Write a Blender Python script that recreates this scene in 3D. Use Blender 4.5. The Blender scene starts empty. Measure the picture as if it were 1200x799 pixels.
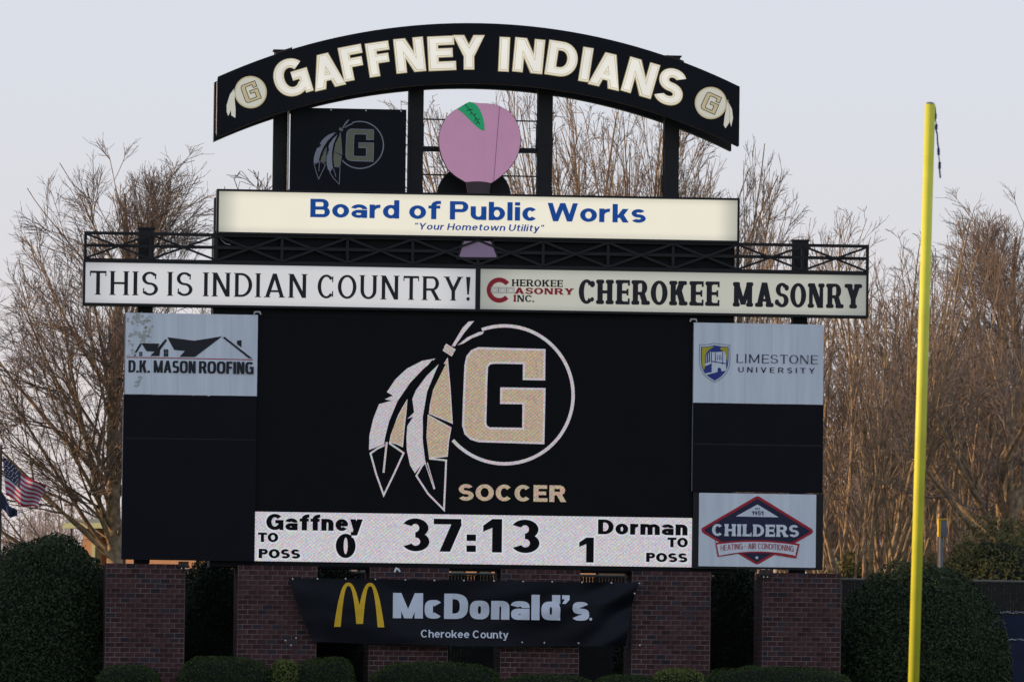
import bpy, math, random
import numpy as np
from mathutils import Matrix, Vector, noise

random.seed(7); np.random.seed(7)
SC = bpy.context.scene
COL = SC.collection

# ------------------------------------------------------------------ camera
CAM = np.array([-13.33, -174.24, 2.56])
YAW, PITCH, ROLL = math.radians(4.6188), math.radians(2.7193), math.radians(0.7235)
FPX = 9900.0                                   # focal length in photo pixels (1200 wide)
def cam_axes():
    cy, sy, cp, sp, cr, sr = math.cos(YAW), math.sin(YAW), math.cos(PITCH), math.sin(PITCH), math.cos(ROLL), math.sin(ROLL)
    f = np.array([sy*cp, cy*cp, sp]); r = np.array([cy, -sy, 0.0]); u = np.cross(r, f)
    return cr*r + sr*u, -sr*r + cr*u, f
AR, AU, AF = cam_axes()
cd = bpy.data.cameras.new("camera"); cam = bpy.data.objects.new("camera", cd); COL.objects.link(cam)
cam.matrix_world = Matrix(((AR[0], AU[0], -AF[0], CAM[0]), (AR[1], AU[1], -AF[1], CAM[1]), (AR[2], AU[2], -AF[2], CAM[2]), (0, 0, 0, 1)))
cd.sensor_width = 36.0; cd.lens = 36.0*FPX/1200.0; cd.clip_start = 1.0; cd.clip_end = 6000.0
cd.dof.use_dof = True; cd.dof.focus_distance = 152.0; cd.dof.aperture_fstop = 9.0
SC.camera = cam
def P(px, py, Y=0.0):
    """the point of the vertical plane y = Y that is seen at a photo pixel"""
    d = AF + AR*((px-600.0)/FPX) + AU*((399.5-py)/FPX)
    t = (Y-CAM[1])/d[1]
    q = CAM + d*t
    return q[0], q[2]

# ------------------------------------------------------------------ light
SUN_EL, SUN_AZ = math.radians(6.5), math.radians(-88.5)      # azimuth from +Y, negative = left
sdir = Vector((math.sin(SUN_AZ)*math.cos(SUN_EL), math.cos(SUN_AZ)*math.cos(SUN_EL), math.sin(SUN_EL)))
ld = bpy.data.lights.new("sun", 'SUN'); ld.energy = 4.8; ld.angle = math.radians(0.6); ld.color = (1.0, 0.69, 0.41)
sun = bpy.data.objects.new("sun", ld); COL.objects.link(sun)
sun.rotation_euler = sdir.to_track_quat('Z', 'Y').to_euler()
W = bpy.data.worlds.new("World"); SC.world = W; W.use_nodes = True
wn, wl = W.node_tree.nodes, W.node_tree.links
bg = wn['Background']; bg.inputs['Strength'].default_value = 1.0
sky = wn.new('ShaderNodeTexSky'); sky.sky_type = 'NISHITA'; sky.sun_disc = False
sky.sun_elevation = SUN_EL; sky.sun_rotation = SUN_AZ
sky.air_density = 1.0; sky.dust_density = 1.0; sky.ozone_density = 1.0
sk = wn.new('ShaderNodeVectorMath'); sk.operation = 'SCALE'; sk.inputs['Scale'].default_value = 0.10
wl.new(sky.outputs[0], sk.inputs[0])
tc = wn.new('ShaderNodeTexCoord'); sp = wn.new('ShaderNodeSeparateXYZ'); wl.new(tc.outputs['Generated'], sp.inputs[0])
rp = wn.new('ShaderNodeValToRGB'); wl.new(sp.outputs['Z'], rp.inputs[0])
el = rp.color_ramp.elements
el[0].position = 0.0; el[0].color = (0.84, 0.745, 0.74, 1)
el[1].position = 1.0; el[1].color = (0.50, 0.62, 0.88, 1)
for pos, c in ((0.035, (0.83, 0.765, 0.78)), (0.062, (0.78, 0.785, 0.845)), (0.085, (0.765, 0.80, 0.895)), (0.12, (0.745, 0.81, 0.93)), (0.32, (0.70, 0.80, 1.0))):
    e = el.new(pos); e.color = (*c, 1)
mx = wn.new('ShaderNodeMix'); mx.data_type = 'RGBA'; mx.inputs[0].default_value = 0.88
wl.new(sk.outputs[0], mx.inputs[6]); wl.new(rp.outputs[0], mx.inputs[7]); wl.new(mx.outputs[2], bg.inputs['Color'])
SC.view_settings.view_transform = 'Standard'; SC.view_settings.look = 'None'
SC.view_settings.exposure = 0.0; SC.view_settings.gamma = 1.0; SC.view_settings.use_curve_mapping = False

# ------------------------------------------------------------------ materials
def lin(c):
    return tuple(((v/255)/12.92 if v <= 10 else (((v/255)+0.055)/1.055)**2.4) for v in c)
MATS = {}
def mat(name, c, rough=0.8, var=0.25, scale=3.0, spec=0.3, metal=0.0, bump=0.0, objvar=0.0, c2=None, streak=False, emit=None):
    m = bpy.data.materials.new(name); m.use_nodes = True; MATS[name] = m
    n, l = m.node_tree.nodes, m.node_tree.links
    b = n['Principled BSDF']; b.inputs['Roughness'].default_value = rough
    if emit: b.inputs['Emission Color'].default_value = (*emit, 1); b.inputs['Emission Strength'].default_value = 1.0
    b.inputs['Specular IOR Level'].default_value = spec; b.inputs['Metallic'].default_value = metal
    t = n.new('ShaderNodeTexCoord'); nz = n.new('ShaderNodeTexNoise'); nz.inputs['Scale'].default_value = scale; nz.inputs['Detail'].default_value = 6
    if streak:
        mp = n.new('ShaderNodeMapping'); mp.inputs['Scale'].default_value = (4, 4, 0.35); l.new(t.outputs['Object'], mp.inputs[0]); l.new(mp.outputs[0], nz.inputs['Vector'])
    else: l.new(t.outputs['Object'], nz.inputs['Vector'])
    r = n.new('ShaderNodeValToRGB'); l.new(nz.outputs['Fac'], r.inputs[0])
    a = tuple(v*(1-var) for v in c); d = tuple(min(1, v*(1+var)) for v in (c2 or c))
    r.color_ramp.elements[0].position = 0.3; r.color_ramp.elements[1].position = 0.7
    r.color_ramp.elements[0].color = (*a, 1); r.color_ramp.elements[1].color = (*d, 1)
    out = r.outputs[0]
    if objvar:
        oi = n.new('ShaderNodeObjectInfo'); mr = n.new('ShaderNodeMapRange')
        mr.inputs['To Min'].default_value = 1-objvar; mr.inputs['To Max'].default_value = 1+objvar
        l.new(oi.outputs['Random'], mr.inputs['Value'])
        vm = n.new('ShaderNodeVectorMath'); vm.operation = 'SCALE'; l.new(out, vm.inputs[0]); l.new(mr.outputs[0], vm.inputs['Scale']); out = vm.outputs[0]
    l.new(out, b.inputs['Base Color'])
    if bump:
        bp = n.new('ShaderNodeBump'); bp.inputs['Strength'].default_value = bump; bp.inputs['Distance'].default_value = 0.02
        l.new(nz.outputs['Fac'], bp.inputs['Height']); l.new(bp.outputs[0], b.inputs['Normal'])
    return m
def leafmat(name, c, var=0.45, rough=0.75, spec=0.15):
    """foliage: each leaf island its own tone"""
    m = bpy.data.materials.new(name); m.use_nodes = True; MATS[name] = m
    n, l = m.node_tree.nodes, m.node_tree.links
    b = n['Principled BSDF']; b.inputs['Roughness'].default_value = rough; b.inputs['Specular IOR Level'].default_value = spec
    g = n.new('ShaderNodeNewGeometry'); r = n.new('ShaderNodeValToRGB'); l.new(g.outputs['Random Per Island'], r.inputs[0])
    r.color_ramp.elements[0].color = (*[v*(1-var) for v in c], 1); r.color_ramp.elements[1].color = (*[v*(1+var) for v in c], 1)
    e = r.color_ramp.elements.new(0.8); e.color = (c[0]*1.25, c[1]*1.15, c[2]*0.9, 1)
    l.new(r.outputs[0], b.inputs['Base Color']); return m
def glow(name, c, strength=1.0, base=0.12, var=0.03, ends=None, tubes=0.0, zrange=None, endc=None):
    """backlit acrylic face: its lamps stop short of the ends and stand in a row, so it is uneven"""
    m = bpy.data.materials.new(name); m.use_nodes = True; MATS[name] = m
    n, l = m.node_tree.nodes, m.node_tree.links
    b = n['Principled BSDF']; b.inputs['Base Color'].default_value = (base, base, base, 1); b.inputs['Roughness'].default_value = 0.45
    b.inputs['Specular IOR Level'].default_value = 0.15
    t = n.new('ShaderNodeTexCoord'); nz = n.new('ShaderNodeTexNoise'); nz.inputs['Scale'].default_value = 1.1; nz.inputs['Detail'].default_value = 3
    mp = n.new('ShaderNodeMapping'); mp.inputs['Scale'].default_value = (1, 1, 0.5); l.new(t.outputs['Object'], mp.inputs[0]); l.new(mp.outputs[0], nz.inputs['Vector'])
    def math_(op, a, bb, clamp=False):
        k = n.new('ShaderNodeMath'); k.operation = op; k.use_clamp = clamp
        for i, v in enumerate((a, bb)):
            if v is None: continue
            if isinstance(v, (int, float)): k.inputs[i].default_value = v
            else: l.new(v, k.inputs[i])
        return k.outputs[0]
    s = math_('ADD', math_('MULTIPLY', nz.outputs['Fac'], 2*var), 1-var)
    sx = n.new('ShaderNodeSeparateXYZ'); l.new(t.outputs['Object'], sx.inputs[0])
    if tubes:
        w = math_('SINE', math_('MULTIPLY', sx.outputs[0], 8.0), None)
        s = math_('ADD', s, math_('MULTIPLY', w, tubes))
    col = None
    if ends:
        x0, x1, fall, low = ends
        a = n.new('ShaderNodeMapRange'); a.interpolation_type = 'SMOOTHSTEP'; a.inputs['From Min'].default_value = x0; a.inputs['From Max'].default_value = x0+fall; a.inputs['To Min'].default_value = low
        l.new(sx.outputs[0], a.inputs['Value'])
        d = n.new('ShaderNodeMapRange'); d.interpolation_type = 'SMOOTHSTEP'; d.inputs['From Min'].default_value = x1; d.inputs['From Max'].default_value = x1-fall; d.inputs['To Min'].default_value = low
        l.new(sx.outputs[0], d.inputs['Value'])
        k = math_('MULTIPLY', a.outputs[0], d.outputs[0])
        if zrange:
            z0, z1, zf, zl = zrange
            for u, v in ((z0, z0+zf), (z1, z1-zf)):
                q = n.new('ShaderNodeMapRange'); q.interpolation_type = 'SMOOTHSTEP'; q.inputs['From Min'].default_value = u; q.inputs['From Max'].default_value = v; q.inputs['To Min'].default_value = zl
                l.new(sx.outputs[2], q.inputs['Value']); k = math_('MULTIPLY', k, q.outputs[0])
        s = math_('MULTIPLY', s, k)
        if endc:
            mc = n.new('ShaderNodeMix'); mc.data_type = 'RGBA'; l.new(k, mc.inputs[0]); mc.inputs[6].default_value = (*endc, 1); mc.inputs[7].default_value = (*c, 1); col = mc.outputs[2]
    if col is None: b.inputs['Emission Color'].default_value = (*c, 1)
    else: l.new(col, b.inputs['Emission Color'])
    l.new(math_('MULTIPLY', s, strength), b.inputs['Emission Strength'])
    return m
def led(name, c, amp=0.35):
    """LED wall: coloured diodes on a fine grid, each a little brighter or duller than the next"""
    m = bpy.data.materials.new(name); m.use_nodes = True; MATS[name] = m
    n, l = m.node_tree.nodes, m.node_tree.links
    b = n['Principled BSDF']; b.inputs['Base Color'].default_value = (0.02, 0.02, 0.022, 1); b.inputs['Roughness'].default_value = 0.6
    t = n.new('ShaderNodeTexCoord'); sx = n.new('ShaderNodeSeparateXYZ'); l.new(t.outputs['Object'], sx.inputs[0])
    cc = n.new('ShaderNodeCombineXYZ')
    waves = ((74, 83, 0.0), (70, -86, 2.1), (88, 61, 4.2))
    for i, (a, bz, ph) in enumerate(waves):
        m1 = n.new('ShaderNodeMath'); m1.operation = 'MULTIPLY'; m1.inputs[1].default_value = a; l.new(sx.outputs[0], m1.inputs[0])
        m2 = n.new('ShaderNodeMath'); m2.operation = 'MULTIPLY_ADD'; m2.inputs[1].default_value = bz; l.new(sx.outputs[2], m2.inputs[0]); l.new(m1.outputs[0], m2.inputs[2])
        m3 = n.new('ShaderNodeMath'); m3.operation = 'SINE'; l.new(m2.outputs[0], m3.inputs[0])
        m4 = n.new('ShaderNodeMath'); m4.operation = 'MULTIPLY_ADD'; m4.inputs[1].default_value = amp*0.5; m4.inputs[2].default_value = 1.0; l.new(m3.outputs[0], m4.inputs[0])
        l.new(m4.outputs[0], cc.inputs[i])
    sn = n.new('ShaderNodeVectorMath'); sn.operation = 'SNAP'; sn.inputs[1].default_value = (0.022, 0.022, 0.022); l.new(t.outputs['Object'], sn.inputs[0])
    wh = n.new('ShaderNodeTexWhiteNoise'); l.new(sn.outputs[0], wh.inputs['Vector'])
    mm = n.new('ShaderNodeVectorMath'); mm.operation = 'MULTIPLY_ADD'; mm.inputs[1].default_value = (amp*1.5,)*3; mm.inputs[2].default_value = (1-amp*0.75,)*3
    l.new(wh.outputs['Color'], mm.inputs[0])
    v = n.new('ShaderNodeVectorMath'); v.operation = 'MULTIPLY'; l.new(cc.outputs[0], v.inputs[0]); l.new(mm.outputs[0], v.inputs[1])
    v2 = n.new('ShaderNodeVectorMath'); v2.operation = 'MULTIPLY'; v2.inputs[1].default_value = c; l.new(v.outputs[0], v2.inputs[0])
    l.new(v2.outputs[0], b.inputs['Emission Color']); b.inputs['Emission Strength'].default_value = 1.0
    return m

mat('black_steel', (0.008, 0.008, 0.010), 0.5, 0.3, 4, 0.3)
mat('rust_steel', (0.05, 0.03, 0.025), 0.7, 0.4, 9)
mat('black_face', (0.0065, 0.0075, 0.0115), 0.6, 0.2, 0.8, 0.15)
mat('dark_panel', (0.0060, 0.0062, 0.0100), 0.6, 0.12, 0.7, 0.12)
mat('cabinet_black', (0.004, 0.004, 0.005), 0.6, 0.25, 1.2, 0.15)
mat('pale_trim', (0.45, 0.40, 0.40), 0.6, 0.2, 5)
mat('vinyl_white', (0.68, 0.71, 0.78), 0.55, 0.05, 1.4, 0.3, c2=(0.74, 0.765, 0.82), streak=True)
mat('vinyl_seam', (0.56, 0.59, 0.66), 0.55, 0.05, 1.4, 0.3)
mat('print_black', (0.018, 0.018, 0.024), 0.6, 0.1, 3)
mat('print_red', (0.42, 0.02, 0.035), 0.6, 0.1, 3)
mat('print_navy', (0.018, 0.02, 0.055), 0.6, 0.1, 3)
mat('print_blue', (0.03, 0.05, 0.26), 0.6, 0.1, 3)
mat('film_blue', (0.008, 0.035, 0.16), 0.5, 0.05, 3, emit=(0.0, 0.034, 0.17))
mat('print_gold', (0.50, 0.42, 0.03), 0.6, 0.1, 3)
mat('emblem_grey', (0.27, 0.275, 0.32), 0.6, 0.1, 3)
mat('emblem_tan', (0.19, 0.18, 0.12), 0.6, 0.1, 3)
mat('stain', (0.46, 0.47, 0.43), 0.8, 0.15, 9)
mat('peach_glow', (0.66, 0.36, 0.52), 0.6, 0.04, 3, emit=(0.155, 0.062, 0.088))  # pink with a faint glow added to lift its brightness
mat('peach_dark', (0.30, 0.20, 0.30), 0.6, 0.05, 3, emit=(0.03, 0.02, 0.03))  # the foot gets a weaker added glow
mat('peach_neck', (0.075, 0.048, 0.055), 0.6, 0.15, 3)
mat('leaf_glow', (0.03, 0.48, 0.19), 0.6, 0.05, 3, emit=(0.004, 0.07, 0.025))  # leaf green, also brightened by a little added glow
mat('brick', (0.062, 0.028, 0.028), 0.9, 0.38, 10, 0.15, bump=0.4, objvar=0.32)
mat('dark_brick', (0.040, 0.030, 0.036), 0.9, 0.3, 14, 0.15, bump=0.4, objvar=0.3)
mat('mortar', (0.20, 0.165, 0.155), 0.95, 0.38, 2.2)
mat('banner_cloth', (0.0045, 0.0055, 0.010), 0.5, 0.15, 2, 0.16)
mat('banner_white', (0.70, 0.73, 0.82), 0.5, 0.05, 3)
mat('banner_gold', (0.78, 0.46, 0.02), 0.5, 0.06, 3)
mat('grommet', (0.6, 0.6, 0.62), 0.35, 0.1, 3, 0.5, 0.6)
mat('post_yellow', (0.66, 0.635, 0.06), 0.5, 0.12, 2.5, 0.35)
mat('ribbon_purple', (0.05, 0.04, 0.16), 0.7, 0.2, 12)
mat('grass', (0.05, 0.085, 0.025), 0.95, 0.4, 1.5, bump=0.5)
mat('bark', (0.17, 0.115, 0.075), 0.95, 0.3, 8, 0.1, c2=(0.33, 0.235, 0.14), bump=0.6)
mat('bark_grey', (0.13, 0.10, 0.085), 0.95, 0.35, 8, 0.1)
mat('twig', (0.225, 0.168, 0.135), 0.95, 0.3, 5, 0.1)
mat('twig_far', (0.15, 0.105, 0.088), 0.95, 0.3, 3, 0.1)
mat('twig_pale', (0.30, 0.24, 0.21), 0.95, 0.3, 3, 0.1)
leafmat('hedge_leaf', (0.034, 0.052, 0.026))
leafmat('shrub_leaf', (0.020, 0.032, 0.018))
leafmat('boxwood_leaf', (0.034, 0.055, 0.016))
leafmat('yellow_leaf', (0.10, 0.12, 0.035))
leafmat('pine_leaf', (0.095, 0.098, 0.040))
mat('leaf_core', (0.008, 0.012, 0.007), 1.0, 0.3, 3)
mat('wall_orange', (0.37, 0.20, 0.11), 0.9, 0.1, 2)
mat('wall_grey', (0.16, 0.13, 0.125), 0.9, 0.1, 2)
mat('fascia', (0.31, 0.33, 0.19), 0.7, 0.1, 2)
mat('roof_grey', (0.14, 0.17, 0.18), 0.7, 0.15, 2)
mat('window_glass', (0.02, 0.025, 0.03), 0.15, 0.1, 2, 0.6)
mat('fence_black', (0.013, 0.013, 0.014), 0.6, 0.2, 3)
mat('fence_rail', (0.10, 0.10, 0.085), 0.6, 0.2, 3)
mat('navy_mesh', (0.012, 0.018, 0.045), 0.8, 0.2, 3)
mat('flag_red', (0.45, 0.03, 0.06), 0.8, 0.1, 3)
mat('flag_white', (0.62, 0.60, 0.66), 0.8, 0.05, 3)
mat('flag_blue', (0.05, 0.05, 0.085), 0.8, 0.1, 3)
mat('flag_dark', (0.025, 0.035, 0.08), 0.8, 0.2, 3)
mat('pole_brown', (0.06, 0.045, 0.045), 0.6, 0.2, 3)
mat('grey_metal', (0.13, 0.14, 0.16), 0.5, 0.2, 3)
mat('signal_yellow', (0.75, 0.45, 0.02), 0.5, 0.05, 3)
led('led_white', (0.52, 0.495, 0.53), 0.34)
led('led_tan', (0.40, 0.31, 0.22), 0.40)
led('led_feather', (0.46, 0.425, 0.455), 0.30)
mat('led_black', (0.0045, 0.0042, 0.0055), 0.6, 0.1, 2, 0.12)
glow('letter_glow', (0.92, 0.87, 0.76), 0.74, base=0.30, var=0.26, tubes=0.0)
glow('letter_edge', (0.62, 0.50, 0.24), 0.60, base=0.2, var=0.1)
glow('emblem_glow', (0.80, 0.76, 0.62), 0.55, base=0.25, var=0.10)

# ------------------------------------------------------------------ object helpers
def link(o, parent=None):
    COL.objects.link(o)
    if parent is not None: o.parent = parent
    return o
def tag(o, label=None, cat=None, group=None, kind=None):
    if label: o['label'] = label
    if cat: o['category'] = cat
    if group: o['group'] = group
    if kind: o['kind'] = kind
    return o
def thing(name, label, cat, loc=(0, 0, 0), group=None):
    return tag(link_e(name, loc), label, cat, group)
def link_e(name, loc):
    o = bpy.data.objects.new(name, None); o.location = loc; o.empty_display_size = 0.2; COL.objects.link(o); return o
class MB:
    """collects geometry in world coordinates; build() makes one mesh object"""
    def __init__(s): s.v = []; s.f = []; s.m = []; s.mats = []; s.cur = 0
    def use(s, name):
        if name not in s.mats: s.mats.append(name)
        s.cur = s.mats.index(name); return s
    def add(s, vs, fs):
        b = len(s.v); s.v.extend(vs); s.f.extend([tuple(i+b for i in f) for f in fs]); s.m.extend([s.cur]*len(fs)); return s
    def box(s, x0, x1, y0, y1, z0, z1):
        return s.add([(x0,y0,z0),(x1,y0,z0),(x1,y1,z0),(x0,y1,z0),(x0,y0,z1),(x1,y0,z1),(x1,y1,z1),(x0,y1,z1)],
                     [(0,3,2,1),(4,5,6,7),(0,1,5,4),(1,2,6,5),(2,3,7,6),(3,0,4,7)])
    def bar(s, a, b, w, d, up=(0, 1, 0)):
        """rectangular bar from a to b; w across, d along `up`"""
        a, b = Vector(a), Vector(b); t = (b-a).normalized(); u = Vector(up); n = t.cross(u).normalized(); u = n.cross(t).normalized()
        vs = []
        for p in (a, b):
            for i, j in ((-1,-1),(1,-1),(1,1),(-1,1)): vs.append(tuple(p + n*(i*w/2) + u*(j*d/2)))
        return s.add(vs, [(0,1,2,3),(7,6,5,4),(0,4,5,1),(1,5,6,2),(2,6,7,3),(3,7,4,0)])
    def tube(s, pts, rads, n=8, cap=True):
        pts = [Vector(p) for p in pts]; vs = []; fs = []
        for i, p in enumerate(pts):
            t = (pts[min(i+1, len(pts)-1)] - pts[max(i-1, 0)]).normalized()
            a = t.cross(Vector((0, 1, 0.01)));  a = a.normalized() if a.length > 1e-3 else Vector((1, 0, 0)); b = t.cross(a)
            for k in range(n):
                th = 2*math.pi*k/n; vs.append(tuple(p + (a*math.cos(th) + b*math.sin(th))*rads[i]))
        for i in range(len(pts)-1):
            for k in range(n):
                k2 = (k+1) % n; fs.append((i*n+k, i*n+k2, (i+1)*n+k2, (i+1)*n+k))
        if cap: fs.append(tuple(range(n))[::-1]); fs.append(tuple(range((len(pts)-1)*n, len(pts)*n)))
        return s.add(vs, fs)
    def poly(s, pts, y, depth=0.0):
        """flat polygon facing -Y from (x,z) points, optionally with thickness behind it"""
        a = sum(pts[i][0]*pts[(i+1) % len(pts)][1] - pts[(i+1) % len(pts)][0]*pts[i][1] for i in range(len(pts)))
        if a < 0: pts = pts[::-1]
        n = len(pts)
        if depth <= 0: return s.add([(x, y, z) for x, z in pts], [tuple(range(n))])
        return s.add([(x, y, z) for x, z in pts] + [(x, y+depth, z) for x, z in pts],
                     [tuple(range(n)), tuple(range(n, 2*n))[::-1]] + [(i, i+n, (i+1) % n+n, (i+1) % n) for i in range(n)])
    def build(s, name, parent=None, smooth=False, origin=None):
        me = bpy.data.meshes.new(name)
        o = Vector((0, 0, 0))
        q = parent
        while q is not None and '_o' not in q: q = q.parent
        if q is not None: o = Vector(q['_o'])
        if origin is not None: o = Vector(origin)
        base = o
        me.from_pydata([(v[0]-base.x, v[1]-base.y, v[2]-base.z) for v in s.v], [], s.f)
        for m in s.mats: me.materials.append(MATS[m])
        if len(s.mats) > 1: me.polygons.foreach_set('material_index', s.m)
        if smooth: me.polygons.foreach_set('use_smooth', [True]*len(me.polygons))
        me.update()
        ob = bpy.data.objects.new(name, me); COL.objects.link(ob)
        if parent is not None: ob.parent = parent
        elif origin is not None: ob.location = origin
        return ob
def B(m): return MB().use(m)
def off(o, loc):
    """remember a thing's origin so that world-space parts can be built under it"""
    o['_o'] = tuple(loc); return o
def T(name, label, cat, loc, group=None): return off(thing(name, label, cat, loc, group), loc)

# ------------------------------------------------------------------ lettering (drawn stroke by stroke)
def ring(cx, cy, rx, ry, a0, a1, t, h, n=2.0):
    st = max(3, int(abs(a1-a0)/9)); out = []; inn = []
    for i in range(st+1):
        a = math.radians(a0 + (a1-a0)*i/st); c, s = math.cos(a), math.sin(a)
        sg = lambda v, e: math.copysign(abs(v)**e, v)
        ux, uy = sg(c, 2/n), sg(s, 2/n)
        out.append((cx+rx*ux, cy+ry*uy)); inn.append((cx+max(rx-t, 0.01)*ux, cy+max(ry-h, 0.01)*uy))
    return [[out[i], out[i+1], inn[i+1], inn[i]] for i in range(st)]
def glyph(ch, w, t, h, st):
    """polygons of one character: cap height 1, width w, upright stroke t, level stroke h"""
    q = []; n = st.get('n', 2.0); sf = st.get('serif'); sh = st.get('sh', 0.06); X = st.get('xh', 0.74)
    def rect(x0, x1, y0, y1): q.append([(x0, y0), (x1, y0), (x1, y1), (x0, y1)])
    def serif(x0, x1, y, up, k=1.0):
        if not sf: return
        s = sf*k; y0, y1 = (y, y+sh) if up else (y-sh, y)
        if st.get('round'):
            r = sh/2; c = (y0+y1)/2; pts = []
            for i in range(9):
                a = math.radians(90+180*i/8); pts.append((x0-s+r+r*math.cos(a), c+r*math.sin(a)))
            for i in range(9):
                a = math.radians(-90+180*i/8); pts.append((x1+s-r+r*math.cos(a), c+r*math.sin(a)))
            q.append(pts)
        else: rect(x0-s, x1+s, y0, y1)
    def stem(x, y0=0, y1=1, b=True, tp=True, k=1.0):
        rect(x, x+t, y0, y1)
        if b: serif(x, x+t, y0, True, k)
        if tp: serif(x, x+t, y1, False, k)
    def dg(xa, ya, xb, yb, tt=None, b=False, tp=False):
        tt = tt or t; q.append([(xa, ya), (xa+tt, ya), (xb+tt, yb), (xb, yb)])
        if b: serif(xa, xa+tt, ya, True)
        if tp: serif(xb, xb+tt, yb, False)
    def hb(x0, x1, y): rect(x0, x1, y, y+h)
    def arc(cx, cy, rx, ry, a0, a1, tt=None, hh=None): q.extend(ring(cx, cy, rx, ry, a0, a1, tt or t, hh or h, n))
    def ball(x, y, r):
        if st.get('round'): q.append([(x+r*math.cos(a*math.pi/6), y+r*math.sin(a*math.pi/6)) for a in range(12)])
        elif sf and st.get('tick'): rect(x-0.025, x+0.03, y-r*1.5, y+r*1.5)
    def bowl(x0, x1, y0, y1):
        r = min((y1-y0)/2, (x1-x0)*0.75); xm = x1-r; hb(x0, xm, y1-h); hb(x0, xm, y0); arc(xm, (y0+y1)/2, r, (y1-y0)/2, -90, 90)
    dt = t*1.08; R = t*0.5
    if ch == 'A':
        dg(0, 0, w/2-dt/2, 1, dt, True); dg(w-dt, 0, w/2-dt/2, 1, dt, True); rect(w*0.22, w*0.78, 0.22, 0.22+h*0.9)
    elif ch == 'B': stem(0); bowl(t*0.5, w*0.94, 0.5-h/2, 1); bowl(t*0.5, w, 0, 0.5+h/2)
    elif ch in 'CG':
        if ch == 'C':
            arc(w/2, 0.5, w/2, 0.5, 42, 318); ball(w/2+w*0.36, 0.5+0.31, R); ball(w/2+w*0.36, 0.5-0.31, R*0.7 if st.get('round') else R)
        else:
            arc(w/2, 0.5, w/2, 0.5, 42, 325); rect(w-t, w, 0.10, 0.52); hb(w*0.52, w, 0.52-h*0.5); rect(w-t*0.75, w, 0.0, 0.25)
    elif ch == 'D': stem(0); bowl(t*0.5, w, 0, 1)
    elif ch in 'EF':
        stem(0); hb(t*0.5, w*0.97, 1-h); hb(t*0.5, w*0.90, 0.5-h*0.45)
        if ch == 'E': hb(t*0.5, w, 0)
        if sf:
            tk = st.get('tickw', 0.05); rect(w-tk, w, 1-h-0.10, 1); rect(w*0.9-tk, w*0.9, 0.5-h*0.45-0.07, 0.5+h*0.55+0.07)
            if ch == 'E': rect(w-tk, w, 0, h+0.12)
    elif ch == 'H': stem(0); stem(w-t); hb(t*0.5, w-t*0.5, 0.5-h/2)
    elif ch in 'Il': stem((w-t)/2 if w > t else 0)
    elif ch == 'i': stem((w-t)/2, 0, X, True, True); rect((w-t)/2, (w+t)/2, 1-h, 1)
    elif ch == 'K': stem(0); dg(t*0.7, 0.42, w-t*1.3, 1, t*1.15, False, True); dg(w-t*1.15, 0, w*0.33, 0.62, t*1.15, True)
    elif ch == 'L':
        stem(0); hb(t*0.5, w, 0)
        if sf: rect(w-st.get('tickw', 0.05), w, 0, h+0.13)
    elif ch == 'M':
        if st.get('splay'): dg(0, 0, w*0.06, 1, t*0.9, True); dg(w-t*0.9, 0, w*0.94-t*0.9, 1, t*0.9, True)
        else: stem(0, k=0.8); stem(w-t, k=0.8)
        dg(w/2-t*0.45, 0.0 if not sf else 0.08, t*0.05, 1, t*0.95); dg(w/2-t*0.45, 0.0 if not sf else 0.08, w-t, 1, t*0.95)
    elif ch == 'N':
        tt = t*st.get('nthin', 1); rect(0, tt, 0, 1); rect(w-tt, w, 0, 1); serif(0, tt, 0, True); serif(w-tt, w, 1, False)
        if sf: serif(0, tt*0.7, 1, False)
        dg(w-t*1.12, 0, 0, 1, t*1.12)
    elif ch == 'O': arc(w/2, 0.5, w/2, 0.5, 0, 360)
    elif ch == '0': arc(w/2, 0.5, w/2, 0.5, 0, 360)
    elif ch in 'PR':
        stem(0); bowl(t*0.5, w*(0.97 if ch == 'R' else 1), 0.40, 1)
        if ch == 'R': dg(w-t*0.95, 0, w*0.42, 0.46, t*1.12, True)
    elif ch == 'S' or ch == 's':
        H_ = 1 if ch == 'S' else X; r = (H_+h)/4
        arc(w/2, H_-r, w*0.47, r, 28, 270, t*0.95); arc(w/2, r, w*0.5, r, 90, -152, t*0.95)
        if ch == 'S': ball(w*0.84, 1-r*0.72, R*0.9); ball(w*0.13, r*0.72, R*0.9)
    elif ch == 'T':
        rect((w-t)/2, (w+t)/2, 0, 1); serif((w-t)/2, (w+t)/2, 0, True); hb(0, w, 1-h)
        if sf: tk = st.get('tickw', 0.05); rect(0, tk, 1-h-0.12, 1); rect(w-tk, w, 1-h-0.12, 1)
    elif ch == 'U':
        r = min(w/2, 0.5); rect(0, t, r, 1); rect(w-t, w, r, 1); serif(0, t, 1, False); serif(w-t, w, 1, False); arc(w/2, r, w/2, r, 180, 360)
    elif ch == 'V': dg(w/2-dt/2, 0, 0, 1, dt, False, True); dg(w/2-dt/2, 0, w-dt, 1, dt, False, True)
    elif ch == 'W':
        a = t*0.98; dg(w*0.27-a/2, 0, 0, 1, a); dg(w*0.27-a/2, 0, w/2-a/2, 1, a); dg(w*0.73-a/2, 0, w/2-a/2, 1, a); dg(w*0.73-a/2, 0, w-a, 1, a)
    elif ch == 'Y':
        rect((w-t)/2, (w+t)/2, 0, 0.45); serif((w-t)/2, (w+t)/2, 0, True); dg((w-dt)/2, 0.40, 0, 1, dt, False, True); dg((w-dt)/2, 0.40, w-dt, 1, dt, False, True)
    elif ch == '1':
        rect(w-t, w, 0, 1); q.append([(w-t*0.5, 1), (w-t*1.0, 1), (0, 0.80), (0, 0.80-h*1.1), (w-t*0.5, 0.80)])
    elif ch == '3':
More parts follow.
